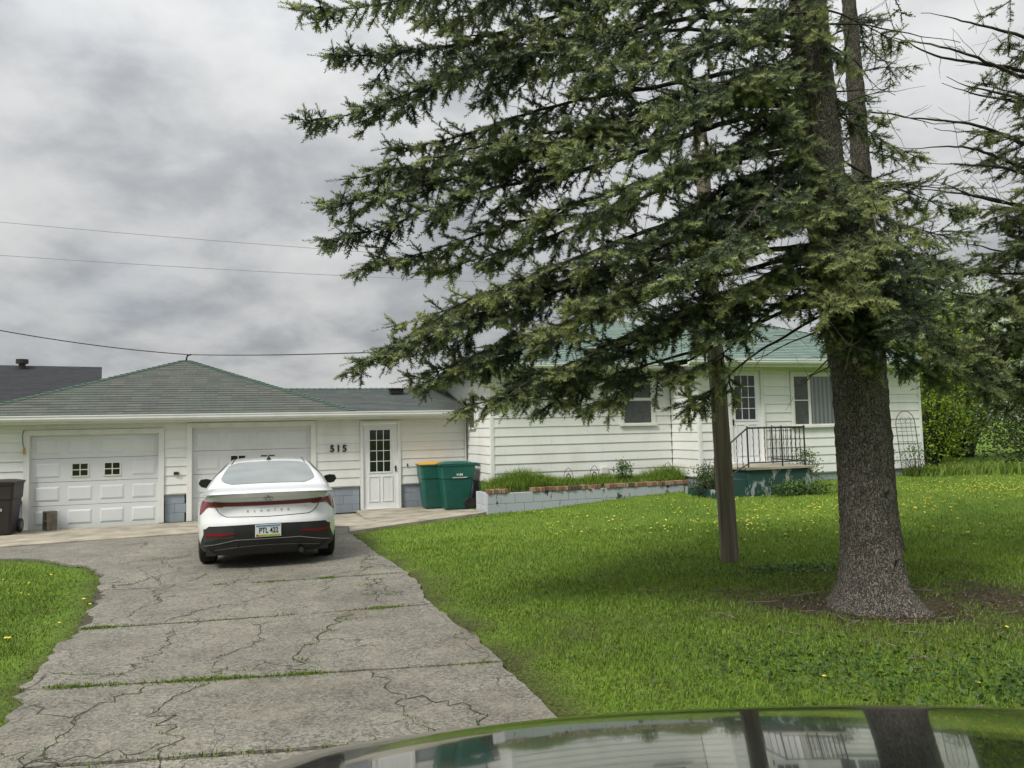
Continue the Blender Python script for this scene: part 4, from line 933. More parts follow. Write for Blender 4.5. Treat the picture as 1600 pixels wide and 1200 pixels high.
# ------------------------------------------------------------------ wheeled bins, block
mat('bin_green', (.012, .105, .082), .42, .18, 5, bump=.05); mat('bin_brown', (.026, .021, .020), .5, .2, 5); mat('lid_yellow', (.62, .33, .03), .45, .12, 6); mat('lid_brown', (.042, .027, .024), .5, .15, 6); mat('bin_black', (.02, .02, .02), .6)
def wheelie_bin(name, loc, rz, body, lid, label, words=None, h=1.05, w=.66, d=.74, group=None):
    """front looks to local -x; wheels and handle at +x"""
    o = empty(name, loc, rz, label, 'bin', group)
    def ring(z, hx0, hx1, hy): c = .04; return [(hx0 + c, -hy, z), (hx1 - c, -hy, z), (hx1, -hy + c, z), (hx1, hy - c, z), (hx1 - c, hy, z), (hx0 + c, hy, z), (hx0, hy - c, z), (hx0, -hy + c, z)]
    lv = [(0.02, -.26, .22, .24), (.05, -.27, .24, .25), (h * .66, -.34, .325, .30), (h * .67, -.355, .34, .315), (h * .76, -.36, .345, .318), (h * .86, -.365, .36, .322), (h * .93, -.37, .365, .325), (h * .935, -.39, .385, .34), (h * .965, -.39, .385, .34)]
    k = w / .66; lv = [(z, a * d / .74, b * d / .74, c * k) for z, a, b, c in lv]
    mb = MB(); R_ = [ring(*l) for l in lv]; mb.grid([r + [r[0]] for r in R_]); mb.poly(R_[0][::-1]); mb.poly(R_[-1]); mb.build('tub', MAT[body], o, weld=True, smooth=True)
    mb = MB(); z = h * .967; a, b, c = -.40 * d / .74, .40 * d / .74, .345 * k
    P = []
    for i in range(9):
        x = a + (b - a) * i / 8; P.append([(x, c * t, z + .012 + .045 * (1 - t ** 4) * (1 - ((x - .0) / .42) ** 4)) for t in np.linspace(-1, 1, 11)])
    mb.grid(P); rim = [P[0][j] for j in range(11)] + [P[i][-1] for i in range(1, 9)] + [P[8][j] for j in range(9, -1, -1)] + [P[i][0] for i in range(7, 0, -1)]
    for i in range(len(rim)): j = (i + 1) % len(rim); p, q = rim[i], rim[j]; mb.quad(p, q, (q[0], q[1], z), (p[0], p[1], z))
    ld = mb.build('lid', MAT[lid], o, weld=True, smooth=True)
    mb = MB(); mb.tube([(b - .05, -c * .8, h * .93), (b + .065, -c * .8, h * .955), (b + .065, c * .8, h * .955), (b - .05, c * .8, h * .93)], .016, 7); mb.build('handle', MAT[body], o)
    for s in (-1, 1):
        mb = MB(); mb.lathe([(.05, -.03), (.13, -.035), (.14, -.02), (.14, .02), (.13, .035), (.05, .03)], (.27, s * (.27 * k), .14), 'y', 22); w_ = mb.build('wheel', MAT['bin_black'], o, smooth=True)
        mb = MB(); mb.lathe([(.085, s * .036), (.02, s * .03), (0, s * .032)], (.27, s * .27 * k, .14), 'y', 18); mb.build('hub', MAT['rim'] if body == 'bin_brown' else MAT['bin_black'], w_)
    mb = MB(); mb.tube([(.27, -.27 * k, .14), (.27, .27 * k, .14)], .012, 6); mb.build('axle', MAT['bin_black'], o)
    for txt, size, side, loc2 in words or ():
        t = add('lettering', text_mesh(txt, size, .001, .001), MAT['white_print'], o)
        if side == 'y': t.location = loc2; t.rotation_euler = (R(90), 0, 0)
        else: t.location = loc2; t.rotation_euler = (R(90), 0, R(-90))
    return o
zst = -.045
p = W(-.52, 1.22, zst); wheelie_bin('wheeled_bin', p, YAW, 'bin_green', 'bin_green', 'large green wheeled bin with green lid and white print, nearer the house corner', [('WM', .085, 'y', (.02, -.333, .80)), ('WASTE MANAGEMENT', .034, 'y', (.03, -.330, .735))], 1.08, .68, .82)
p = W(-.93, 1.66, zst); wheelie_bin('wheeled_bin', p, YAW, 'bin_green', 'lid_yellow', 'green wheeled bin with yellow lid, half hidden behind the all-green bin', [('WM', .04, 'y', (.22, -.313, .79))], 1.07, .64, .74)
p = W(-9.70, 1.42, G(*W(-9.6, 1.4)[:2]) + .045); wheelie_bin('wheeled_bin', p, YAW + R(90), 'bin_brown', 'lid_brown', 'dark brown wheeled bin beside the left garage door', [('0280', .075, 'x', (-.325, -.05, .50))], 1.06, .64, .70)
def cinder_block():
    p = W(-8.93, 1.78, 0); z = G(p.x, p.y) + .046
    mb = MB(); w, d, h, t = .195, .19, .39, .03                      # stands on end, cells to the right side
    o = empty('concrete_block', (p.x, p.y, z), YAW + R(-22), 'weathered grey concrete block standing on end before the left garage door', 'block')
    mb.box((-w / 2, -d / 2, 0), (w / 2, -d / 2 + t, h)); mb.box((-w / 2, d / 2 - t, 0), (w / 2, d / 2, h))
    for z0 in (0, h / 2 - t / 2, h - t): mb.box((-w / 2 + .001, -d / 2 + t, z0 + .0006), (w / 2 - .001, d / 2 - t, z0 + t - .0006))
    q = mb.build('block', mat('cinder', (.19, .17, .13), .95, .45, 9, bump=.6, bscale=50), o); q.rotation_euler = (0, 0, R(62))
cinder_block()

# ------------------------------------------------------------------ planter bed along the house
paint_mat('block_paint', (.47, .50, .53), (.25, .27, .27), .6, .7, 3.5, .06, .3)
def m_peel(name, c1, c2, lo, hi, scale, gz0=None):
    """paint c1 flaking to c2"""
    m, nt, b = nodes_of(name); N = nt.nodes; b.inputs['Roughness'].default_value = .75
    tc = N.new('ShaderNodeTexCoord'); mp = N.new('ShaderNodeMapping'); mp.inputs['Scale'].default_value = (1, 1, .55); lk(nt, tc.outputs['Object'], mp.inputs[0])
    nz = N.new('ShaderNodeTexNoise'); nz.inputs['Scale'].default_value = scale; nz.inputs['Detail'].default_value = 9; nz.inputs['Roughness'].default_value = .7; nz.inputs['Distortion'].default_value = .4; lk(nt, mp.outputs[0], nz.inputs['Vector'])
    rp = N.new('ShaderNodeValToRGB'); lk(nt, nz.outputs['Fac'], rp.inputs[0]); e = rp.color_ramp.elements; e[0].position = lo; e[0].color = (*c1, 1); e[1].position = hi; e[1].color = (*c2, 1); lk(nt, rp.outputs[0], b.inputs['Base Color']); MAT[name] = m
m_peel('block_flaking', (.40, .435, .47), (.04, .055, .05), .60, .63, 4.5)
m_peel('stoop_paint', (.016, .062, .052), (.30, .32, .30), .545, .575, 3.2)
pw = empty('planter_wall', (0, 0, 0), 0, 'low painted concrete block planter wall below the white siding', 'planter'); pw.matrix_world = HF; bpy.context.view_layer.update()
def planter():
    blocks(pw, (-.37, -.95), (1, 0), (0, -1), 4.75, .02, .445, 'block_flaking', .4, .212, .2, 21, mortar=.006, proud=.006)
    blocks(pw, (-.37, -.06), (0, -1), (-1, 0), .88, -.05, .445, 'block_paint', .4, .2475, .2, 22, mortar=.006)
    bx(pw, 'soil', -.2, 4.45, -.78, .0, .2, .455, 'soil')
    me = MB().box((-.031, -.095, 0), (.031, .095, .085)).mesh('brick', bevel=.005); cols = [('brick_red', (.25, .125, .08)), ('brick_tan', (.34, .24, .16)), ('brick_dark', (.12, .085, .06))]
    ms = []
    for n, c in cols: mm = me.copy(); mm.materials.append(mat(n, c, .9, .35, 14, bump=.4)); ms.append(mm)
    rnd = random.Random(4); s = -.33
    while s < 4.35:
        if not (.05 < s < .62) and not (1.85 < s < 2.55 and rnd.random() < .75):
            o = add('brick', rnd.choices(ms, (5, 4, 2))[0], None, pw); o.location = (s, -.88 + rnd.uniform(-.012, .012), .445 + rnd.uniform(-.004, .004)); o.rotation_euler = (rnd.uniform(-.03, .03), rnd.uniform(-.04, .04), rnd.uniform(-.08, .08))
        s += .072 + rnd.uniform(0, .006)
planter()
# wire hoop ornaments standing in the bed against the wall
def hoop(u, wdt, h, label):
    o = empty('garden_hoop', W(u, -.12, .45), YAW, label, 'garden ornament')
    mb = MB(); mb.tube([(-wdt / 2, 0, 0), (-wdt / 2, 0, h * .45), (-wdt * .42, 0, h * .7), (-wdt * .2, 0, h * .92), (0, 0, h), (wdt * .2, 0, h * .92), (wdt * .42, 0, h * .7), (wdt / 2, 0, h * .45), (wdt / 2, 0, 0)], .006, 5); mb.build('outer_wire', MAT['iron'], o)
    mb = MB(); mb.tube([(-wdt * .25, 0, 0), (-wdt * .25, 0, h * .5), (0, 0, h * .74), (wdt * .25, 0, h * .5), (wdt * .25, 0, 0)], .005, 5); mb.tube([(.05 * math.cos(a), -.004, h * .52 + .06 * math.sin(a)) for a in np.linspace(0, 6.28, 13)[:-1]], .012, 5, closed=True); mb.build('scroll', MAT['iron'], o)
hoop(1.78, .24, .42, 'thin wire hoop ornament in the planter, leftmost of three'); hoop(2.42, .24, .45, 'wire hoop ornament with dark scroll beside the white utility box'); hoop(4.32, .25, .46, 'wire hoop ornament at the right end of the planter by the wall corner')

# ------------------------------------------------------------------ front steps, railing, trellis
st = empty('front_steps', (0, 0, 0), 0, 'concrete front step landing with peeling green paint', 'steps'); st.matrix_world = HF; bpy.context.view_layer.update()
bx(st, 'landing', 4.85, 6.42, -2.5, VB - .0, .2, .80, 'stoop_paint', .01); bx(st, 'landing_cap', 4.80, 6.47, -2.55, VB - .002, .802, .855, 'concrete', .008)
bx(st, 'step', 4.45, 4.848, -2.45, VB - .05, .2, .62, 'stoop_paint', .01); bx(st, 'step', 4.05, 4.448, -2.45, VB - .05, .1, .42, 'stoop_paint', .01)
bx(st, 'door_sill', 5.3, 6.3, VB - .16, VB - .004, .857, .905, 'trim', .006)
def railing():
    r = empty('railing', W(5.6, -2.5, .855), 0, 'black wrought iron railing with twisted balusters on the front steps', 'railing'); r.matrix_world = HF; bpy.context.view_layer.update()
    z0 = .855; z1 = 1.68; v = -2.48
    def bar(n, a, b, t=.014): mb = MB(); mb.tube([a, b], t, 4); return mb.build(n, MAT['iron'], r)
    def bal(x, y, za, zb):
        mb = MB(); P = []; n = 10
        for i in range(n + 1): tt = i / n; P.append((x + .006 * math.sin(tt * 25), y + .006 * math.cos(tt * 25), za + (zb - za) * tt))
        mb.tube(P, [.0075 + .004 * (i % 2) for i in range(n + 1)], 4); mb.build('baluster', MAT['iron'], r)
    for x, y, zb in ((4.87, v, z0 - .0), (5.72, v, z0), (6.30, v, z0), (6.38, -1.3, z0)):
        bar('post', (x, y, zb), (x, y, z1 + .04), .021)
    bar('post', (4.06, v, .42), (4.06, v, 1.10), .021)
    bar('top_rail', (4.87, v, z1), (6.32, v, z1), .02); bar('bottom_rail', (4.87, v, z0 + .10), (6.32, v, z0 + .10), .014)
    bar('top_rail', (6.30, v, z1), (6.38, -1.3, z1), .02); bar('bottom_rail', (6.30, v, z0 + .10), (6.38, -1.3, z0 + .10), .014)
    bar('top_rail', (4.06, v, 1.10), (4.87, v, z1), .02); bar('bottom_rail', (4.06, v, .55), (4.87, v, z0 + .08), .014)
    for i in range(1, 6): x = 4.87 + i * .142; bal(x, v, z0 + .1, z1)
    for i in range(1, 5): x = 5.72 + i * .116; bal(x, v, z0 + .1, z1)
    for i in range(1, 8): t = i / 8; bal(6.30 + .08 * t, v + 1.18 * t, z0 + .1, z1)
    for i in range(1, 6): t = i / 6; bal(4.06 + .81 * t, v, .55 + .38 * t, 1.10 + .58 * t)
railing()
def trellis():
    t = empty('trellis', W(10.28, -1.33, .5), YAW, 'dark wire arched trellis leaning on the white wall right of the big trunk', 'trellis'); h = 1.5; w = .30
    mb = MB(); mb.tube([(-w, -.12, 0), (-w, 0, h - .32)] + [(-w * math.cos(a), 0, h - .32 + .32 * math.sin(a)) for a in np.linspace(.3, 2.84, 9)] + [(w, 0, h - .32), (w, -.12, 0)], .009, 5); mb.build('outer_wire', MAT['iron'], t)
    for x in (-.15, 0, .15): mb = MB(); mb.tube([(x, -.11, .05), (x, 0, h - .15)], .005, 4); mb.build('upright_wire', MAT['iron'], t)
    for z in (.25, .5, .75, 1.0, 1.2): mb = MB(); mb.tube([(-w, -.1 * (1 - z / h), z), (w, -.1 * (1 - z / h), z)], .005, 4); mb.build('cross_wire', MAT['iron'], t)
    mb = MB(); mb.tube([(-.22, 0, 1.24), (-.1, 0, 1.36), (0, 0, 1.22), (.1, 0, 1.36), (.22, 0, 1.24)], .005, 4); mb.build('scroll', MAT['iron'], t)
trellis()
# drain pipe stub at the house corner, splash block
mb = MB(); mb.tube([tuple(W(-.08, .45, -.05)), tuple(W(-.08, .45, .16))], .03, 10); tag(mb.build('drain_pipe', MAT['foundation']), 'short grey drain pipe stub at the house corner behind the bins', 'pipe')

# ------------------------------------------------------------------ utility pole and wires
def m_wood():
    m, nt, b = nodes_of('old_wood'); N = nt.nodes; b.inputs['Roughness'].default_value = .9
    tc = N.new('ShaderNodeTexCoord'); mp = N.new('ShaderNodeMapping'); mp.inputs['Scale'].default_value = (18, 18, .5); lk(nt, tc.outputs['Object'], mp.inputs[0])
    nz = N.new('ShaderNodeTexNoise'); nz.inputs['Scale'].default_value = 1.6; nz.inputs['Detail'].default_value = 7; lk(nt, mp.outputs[0], nz.inputs['Vector'])
    rp = N.new('ShaderNodeValToRGB'); lk(nt, nz.outputs['Fac'], rp.inputs[0]); e = rp.color_ramp.elements; e[0].position = .30; e[0].color = (.075, .062, .045, 1); e[1].position = .68; e[1].color = (.235, .20, .15, 1); lk(nt, rp.outputs[0], b.inputs['Base Color'])
    bp = N.new('ShaderNodeBump'); bp.inputs['Strength'].default_value = .8; bp.inputs['Distance'].default_value = .012; lk(nt, nz.outputs['Fac'], bp.inputs['Height']); lk(nt, bp.outputs[0], b.inputs['Normal']); MAT['old_wood'] = m
m_wood(); mat('wire_grey', (.26, .26, .27), .6); mat('wire_black', (.02, .02, .022), .6)
def pole():
    x, y = POLE; z = G(x, y); o = empty('utility_pole', (x, y, z), 0, 'weathered wooden utility pole standing in the lawn left of the big trunk', 'pole')
    top = Vector((-.15, .06, 5.35)); mb = MB(); n = 14; k = 18
    P = []
    for i in range(n + 1):
        t = i / n; c = top * t + Vector((0, 0, -.15)) * (1 - t); r = .108 - .026 * t; row = []
        for q in range(k + 1):
            th = 2 * math.pi * q / k; g = 1 - .16 * max(0, 1 - abs(((th - 4.85 + .25 * t + math.pi) % (2 * math.pi)) - math.pi) / .16); rr = r * g * (1 + .015 * math.sin(3 * th + 2)); row.append(c + Vector((math.cos(th) * rr, math.sin(th) * rr, 0)))
        P.append(row)
    mb.grid(P); mb.build('shaft', MAT['old_wood'], o, smooth=True, weld=True)
    mb = MB(); mb.lathe([(.0, -.008), (.02, -.006), (.022, .012)], (.03, -.112, 1.02), 'y', 12); mb.build('tag', mat('tag_metal', (.28, .24, .17), .5, .2, metal=.3), o)
    mb = MB(); mb.lathe([(.03, 4.95), (.035, 5.0), (.02, 5.04)], (-.15, -.06, 0), 'z', 10); mb.build('insulator', MAT['trim'], o)
pole()
def wire(pts, r, mt, label, sag=0):
    a, b = Vector(pts[0]), Vector(pts[-1]); P = []
    for i in range(25): t = i / 24; p = a.lerp(b, t); p.z -= sag * 4 * t * (1 - t); P.append(p)
    tag(MB().tube(P, r, 5).build('overhead_wire', MAT[mt]), label, 'wire', 'overhead wires')
apx = W(-6.70, 5.35, 3.93)
wire([(-34, 27.2, 11.9), (14.0, 33.0, 8.4)], .010, 'wire_grey', 'thin overhead wire, upper of two parallel lines across the sky', .5)
wire([(-34, 27.0, 10.25), (14.0, 32.8, 7.7)], .010, 'wire_grey', 'thin overhead wire, lower of two parallel lines across the sky', .5)
wire([(-15.5, 14.5, 5.35), apx], .012, 'wire_black', 'black service cable from the left sky to the garage roof peak', .28)
wire([apx, (2.42, 8.72, 2.85)], .011, 'wire_black', 'black service cable from the garage roof peak towards the spruce', .10)

# ------------------------------------------------------------------ foliage tools (numpy)
def unit(a): return a / np.maximum(np.linalg.norm(a, axis=-1, keepdims=True), 1e-9)
def tubes_np(lines, k=5):
    """lines: list of (P (n,3), r (n,)) -> V, F quads"""
    Vs = []; Fs = []; base = 0; th = np.arange(k) * 2 * np.pi / k
    for P, r in lines:
        n = len(P); t = unit(np.gradient(P, axis=0)); ref = np.where(np.abs(t[:, 2:3]) < .9, np.array([[0, 0, 1.]]), np.array([[1., 0, 0]])); a = unit(np.cross(t, ref)); b = np.cross(t, a)
        ring = P[:, None] + (a[:, None] * np.cos(th)[None, :, None] + b[:, None] * np.sin(th)[None, :, None]) * r[:, None, None]
        Vs.append(ring.reshape(-1, 3)); I = base + np.arange(n * k).reshape(n, k)
        Fs.append(np.stack([I[:-1], np.roll(I[:-1], -1, 1), np.roll(I[1:], -1, 1), I[1:]], -1).reshape(-1, 4)); base += n * k
    return np.concatenate(Vs), np.concatenate(Fs)
def needles(P, D, L, tint, K, rng, nl=.019, hw=.0026):
    """bottle-brush shoots: base P, unit direction D, length L"""
    N = len(P); ref = np.where(np.abs(D[:, 2:3]) < .9, np.array([[0, 0, 1.]]), np.array([[1., 0, 0]])); A = unit(np.cross(D, ref)); B = np.cross(D, A)
    i = np.arange(K)[None]; s = (i + rng.random((N, K))) / K; ph = i * 2.39996 + rng.random((N, 1)) * 6.283 + rng.random((N, K)) * .6
    rad = A[:, None] * np.cos(ph)[..., None] + B[:, None] * np.sin(ph)[..., None]
    # needles sweep upwards and forwards
    nd = unit(rad * .95 + D[:, None] * (.45 + .5 * s[..., None]) + np.array([0, 0, .22]))
    base = P[:, None] + D[:, None] * (s * L[:, None])[..., None]
    l = nl * (.75 + .5 * rng.random((N, K)))[..., None] * (1.08 - .35 * s[..., None]); wv = unit(np.cross(nd, rad + D[:, None] * .3)) * hw
    V = np.stack([base - wv, base + wv, base + nd * l], 2).reshape(-1, 3)
    T = np.repeat(np.clip(tint[:, None] + (rng.random((N, K)) - .5) * .16, 0, 1).reshape(-1), 3)
    return V, np.arange(len(V)).reshape(-1, 3), T
class Spruce:
    def __init__(s, seed): s.rng = np.random.default_rng(seed); s.wood = []; s.dead = []; s.P = []; s.D = []; s.L = []; s.T = []
    def shoots(s, P, D, L, T): s.P.append(P); s.D.append(D); s.L.append(L); s.T.append(T)
    def branch(s, root, tip, arch=.10, t0=.3, dens=1., sec=.62, r0=None, bare=False, tone=0., droop=.35, dead=.6, upturn=.03, forks=None):
        rng = s.rng; root = np.array(root, float); tip = np.array(tip, float); L = np.linalg.norm(tip - root); out = (tip - root); side = unit(np.cross(out, [0, 0, 1.]))
        C1 = root + out * .33 + np.array([0, 0, (arch + rng.normal(0, .03)) * L]) + side * rng.normal(0, .07) * L; C2 = root + out * .72 + np.array([0, 0, arch * L * .15 - upturn * L]) + side * rng.normal(0, .07) * L
        n = max(8, int(L / .10)); t = np.linspace(0, 1, n)[:, None]
        P = (1 - t) ** 3 * root + 3 * (1 - t) ** 2 * t * C1 + 3 * (1 - t) * t * t * C2 + t ** 3 * tip
        ph = rng.random(3) * 6.283; P += np.sin(t * rng.uniform(5, 11) + ph) * .014 * L * (t * (1 - t) * 4) + (rng.random((n, 3)) - .5) * .014
        r0 = r0 or .006 + .0055 * L; s.wood.append((P, np.maximum(r0 * (1 - t[:, 0]) ** .8, .0035)))
        tan = unit(np.gradient(P, axis=0)); bt = rng.normal(0, .07)
        if dead:                                                   # dead inner twigs
            for _ in range(int(L * 3.2 * dead)):
                i = rng.integers(1, max(2, int(n * min(.75, t0 + .3)))); d = unit(tan[i] * rng.uniform(.1, .9) + rng.normal(0, .6, 3)); l = rng.uniform(.12, .5); q = np.linspace(0, 1, 5)[:, None]
                s.dead.append((P[i] + d * l * q + np.array([0, 0, -.25 * l]) * q ** 2 * rng.uniform(-.4, 1) + rng.normal(0, .012, (5, 3)) * q, np.linspace(.0042, .0016, 5)))
        if bare: return
        if forks is None: forks = 0 if L < 1.4 else int(1.5 * L)
        for j in range(forks):                                     # side limbs fanning out flat and drooping
            tt = t0 * .9 + (.96 - t0 * .9) * ((j + rng.random()) / forks) ** .8; i = min(n - 2, int(tt * (n - 1))); sg = 1 if j % 2 else -1
            lat = unit(np.cross(tan[i], [0, 0, 1.])) * sg; l = (.16 * L + .28) * (1.3 - tt) * rng.uniform(.7, 1.2); l = min(l, .95)
            d = unit(tan[i] * rng.uniform(.7, 1.1) + lat * rng.uniform(.5, .9) + np.array([0, 0, -rng.uniform(.05, .45)]))
            s.branch(P[i], P[i] + d * l, .06, .15, dens, sec * .62, r0=.011, tone=tone + bt * .5, droop=droop, dead=.4, upturn=.09, forks=0)
        step = .050 / dens; m = max(3, int(L * (1 - t0) / step)); sg = 1
        for j in range(m):
            tt = t0 + (1 - t0) * (j + rng.random() * .7) / m; i = min(n - 1, int(tt * (n - 1))); f = (tt - t0) / (1 - t0)
            if rng.random() < .06: continue
            ls = min(sec, .16 * L + .14) * (1.06 - f) ** .7 * min(1, .5 + f * 2.2) * rng.uniform(.55, 1.2); sg = -sg
            if ls < .07: ls = .07
            lat = unit(np.cross(tan[i], [0, 0, 1.])) * sg
            rr = rng.random()
            if rr < .22: lat = lat * .5 + np.array([0, 0, .7])       # some rise from the top of the limb
            elif rr < .48: lat = lat * .6 + np.array([0, 0, -.8])      # many hang below it
            d = unit(tan[i] * rng.uniform(.35, .85) + lat + np.array([0, 0, -droop * rng.uniform(.1, 1.1)]) + rng.normal(0, .15, 3))
            k = max(4, int(ls / .06)); q = np.linspace(0, 1, k)[:, None]
            Q = P[i] + d * ls * q + np.array([0, 0, -1.]) * (droop * .6 * ls) * q ** 2 + np.array([0, 0, 1.]) * .14 * ls * q ** 4
            s.wood.append((Q[[0, k // 2, k - 1]], np.array([.0046, .0036, .002]))); qt = unit(np.gradient(Q, axis=0))
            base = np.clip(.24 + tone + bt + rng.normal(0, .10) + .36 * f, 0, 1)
            ns = max(4, int(ls / .027)); u = (np.arange(ns) + rng.random(ns)) / ns; u = .06 + .94 * u; idx = np.minimum((u * (k - 1)).astype(int), k - 2); fr = (u * (k - 1) - idx)[:, None]
            pp = Q[idx] * (1 - fr) + Q[idx + 1] * fr; tq = qt[idx]; ll = unit(np.cross(tq, [0, 0, 1.]) + rng.normal(0, .3, (ns, 3))); al = np.where(np.arange(ns) % 2, 1., -1.)[:, None]
            sd = unit(tq * .75 + ll * al * .8 + np.array([0, 0, -.10]) + rng.normal(0, .22, (ns, 3))); sl = rng.uniform(.05, .10, ns) * (1.1 - .35 * u)
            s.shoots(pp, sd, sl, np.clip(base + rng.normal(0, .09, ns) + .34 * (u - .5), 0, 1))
            s.shoots(Q[-1:], qt[-1:], np.array([.075]), np.array([min(1, base + .22)]))
            w = np.arange(0, k - 1); s.shoots(Q[w], unit(Q[w + 1] - Q[w]), np.linalg.norm(Q[w + 1] - Q[w], axis=1), np.full(len(w), base - .06))
        w = np.arange(int(n * .55), n - 1); s.shoots(P[w], unit(P[w + 1] - P[w]), np.linalg.norm(P[w + 1] - P[w], axis=1), np.full(len(w), .5 + tone))
        s.shoots(P[-1:], tan[-1:], np.array([.11]), np.array([.75]))
    def build(s, root, K=20, nl=.019, hw=.0026, mats=('needles', 'branch_bark', 'dead_twig')):
        if s.wood: V, F_ = tubes_np(s.wood, 5); add('branches', np_mesh('branches', V, F_, smooth=True), MAT[mats[1]], root, kind='stuff')
        if s.dead: V, F_ = tubes_np(s.dead, 3); add('dead_twigs', np_mesh('dead_twigs', V, F_), MAT[mats[2]], root, kind='stuff')
        n = 0
        if s.P:
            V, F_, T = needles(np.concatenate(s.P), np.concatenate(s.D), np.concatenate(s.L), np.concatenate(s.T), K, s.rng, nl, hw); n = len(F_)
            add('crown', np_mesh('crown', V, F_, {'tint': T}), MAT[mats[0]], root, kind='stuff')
        print('SPRUCE', root.name, 'tris', n); return n
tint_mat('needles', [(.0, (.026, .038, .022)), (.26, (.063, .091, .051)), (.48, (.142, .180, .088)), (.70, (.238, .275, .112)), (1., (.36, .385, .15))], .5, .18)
tint_mat('needles_olive', [(.0, (.026, .036, .018)), (.3, (.066, .085, .038)), (.55, (.115, .145, .055)), (1., (.23, .26, .09))], .55, .12)
mat('branch_bark', (.040, .033, .026), .95, .4, 25, bump=.4); mat('dead_twig', (.19, .165, .13), .95, .4, 12)
def m_bark():
    m, nt, b = nodes_of('bark'); N = nt.nodes; b.inputs['Roughness'].default_value = .95; b.inputs['Specular IOR Level'].default_value = .15
    tc = N.new('ShaderNodeTexCoord'); mp = N.new('ShaderNodeMapping'); mp.inputs['Scale'].default_value = (1, 1, .34); lk(nt, tc.outputs['Object'], mp.inputs[0])
    dn = N.new('ShaderNodeTexNoise'); dn.inputs['Scale'].default_value = 9; dn.inputs['Detail'].default_value = 4; lk(nt, tc.outputs['Object'], dn.inputs['Vector'])
    ad = N.new('ShaderNodeVectorMath'); ad.operation = 'MULTIPLY_ADD'; ad.inputs[1].default_value = (.16, .16, .2); lk(nt, dn.outputs['Color'], ad.inputs[0]); lk(nt, mp.outputs[0], ad.inputs[2])
    vo = N.new('ShaderNodeTexVoronoi'); vo.feature = 'DISTANCE_TO_EDGE'; vo.inputs['Scale'].default_value = 44; lk(nt, ad.outputs[0], vo.inputs['Vector'])
    vc = N.new('ShaderNodeTexVoronoi'); vc.inputs['Scale'].default_value = 44; lk(nt, ad.outputs[0], vc.inputs['Vector'])
    r1 = N.new('ShaderNodeMapRange'); r1.inputs['From Max'].default_value = .17; lk(nt, vo.outputs['Distance'], r1.inputs[0])
    nz = N.new('ShaderNodeTexNoise'); nz.inputs['Scale'].default_value = 95; nz.inputs['Detail'].default_value = 8; nz.inputs['Roughness'].default_value = .7; lk(nt, mp.outputs[0], nz.inputs['Vector'])
    sp = N.new('ShaderNodeSeparateColor'); lk(nt, vc.outputs['Color'], sp.inputs[0])
    mm = N.new('ShaderNodeMath'); mm.operation = 'MULTIPLY'; lk(nt, r1.outputs[0], mm.inputs[0])
    sm = N.new('ShaderNodeMath'); sm.operation = 'MULTIPLY_ADD'; sm.inputs[1].default_value = .25; lk(nt, sp.outputs[0], sm.inputs[0]); lk(nt, nz.outputs['Fac'], sm.inputs[2]); lk(nt, sm.outputs[0], mm.inputs[1])
    rp = N.new('ShaderNodeValToRGB'); lk(nt, mm.outputs[0], rp.inputs[0]); e = rp.color_ramp.elements; e[0].position = .02; e[0].color = (.042, .037, .031, 1); e[1].position = .85; e[1].color = (.29, .265, .225, 1); a = e.new(.28); a.color = (.145, .13, .108, 1); a = e.new(.55); a.color = (.215, .195, .163, 1); lk(nt, rp.outputs[0], b.inputs['Base Color'])
    bp = N.new('ShaderNodeBump'); bp.inputs['Strength'].default_value = 1; bp.inputs['Distance'].default_value = .02; lk(nt, mm.outputs[0], bp.inputs['Height']); lk(nt, bp.outputs[0], b.inputs['Normal']); MAT['bark'] = m
m_bark()
def trunk_mesh(axis, radii, knots=(), k=64, n=150, flare=True, seed=3):
    """axis: [(z,x,y)], radii [(z,r)] in local coords"""
    za = np.array([a[0] for a in axis]); zs = np.linspace(za[0], za[-1], n); X = np.interp(zs, za, [a[1] for a in axis]); Y = np.interp(zs, za, [a[2] for a in axis]); Rr = np.interp(zs, [r[0] for r in radii], [r[1] for r in radii])
    th = np.linspace(0, 2 * np.pi, k, endpoint=False); TH, ZZ = np.meshgrid(th, zs); RR = np.repeat(Rr[:, None], k, 1)
    if flare: RR = RR * (1 + (np.exp(-np.maximum(ZZ, 0) / .16) * (.10 + .18 * np.maximum(0, np.sin(TH * 3 + 4.0)) ** 2 + .14 * np.maximum(0, np.sin(TH * 2 + 3.6)) ** 3)))
    RR = RR * (1 + .025 * np.sin(TH * 2 + ZZ * 1.3 + seed) + .018 * np.sin(TH * 5 - ZZ * 2) + .03 * (fbm(TH * 1.2 + 9, ZZ, .5, seed) - .5))
    RR += (vnoise(TH * .24, ZZ * .42, .020, 7) - .5) * .020 + (vnoise(TH * .24, ZZ * .5, .034, 9) - .5) * .016   # bark plates
    for (kz, kt, kr) in knots:
        dd = np.hypot((((TH - kt + np.pi) % (2 * np.pi)) - np.pi) * .28, ZZ - kz); RR += .035 * np.exp(-(dd / kr) ** 2) - .075 * np.exp(-(dd / (kr * .45)) ** 2)
    V = np.stack([X[:, None] + RR * np.cos(TH), Y[:, None] + RR * np.sin(TH), ZZ], -1).reshape(-1, 3); I = np.arange(n * k).reshape(n, k)
    return np_mesh('trunk', V, np.stack([I[:-1], np.roll(I[:-1], -1, 1), np.roll(I[1:], -1, 1), I[1:]], -1).reshape(-1, 4), smooth=True)
CP, SP_ = math.cos(math.atan(72 / 1150)), math.sin(math.atan(72 / 1150)); CR, SR = math.cos(R(1.3)), math.sin(R(1.3))
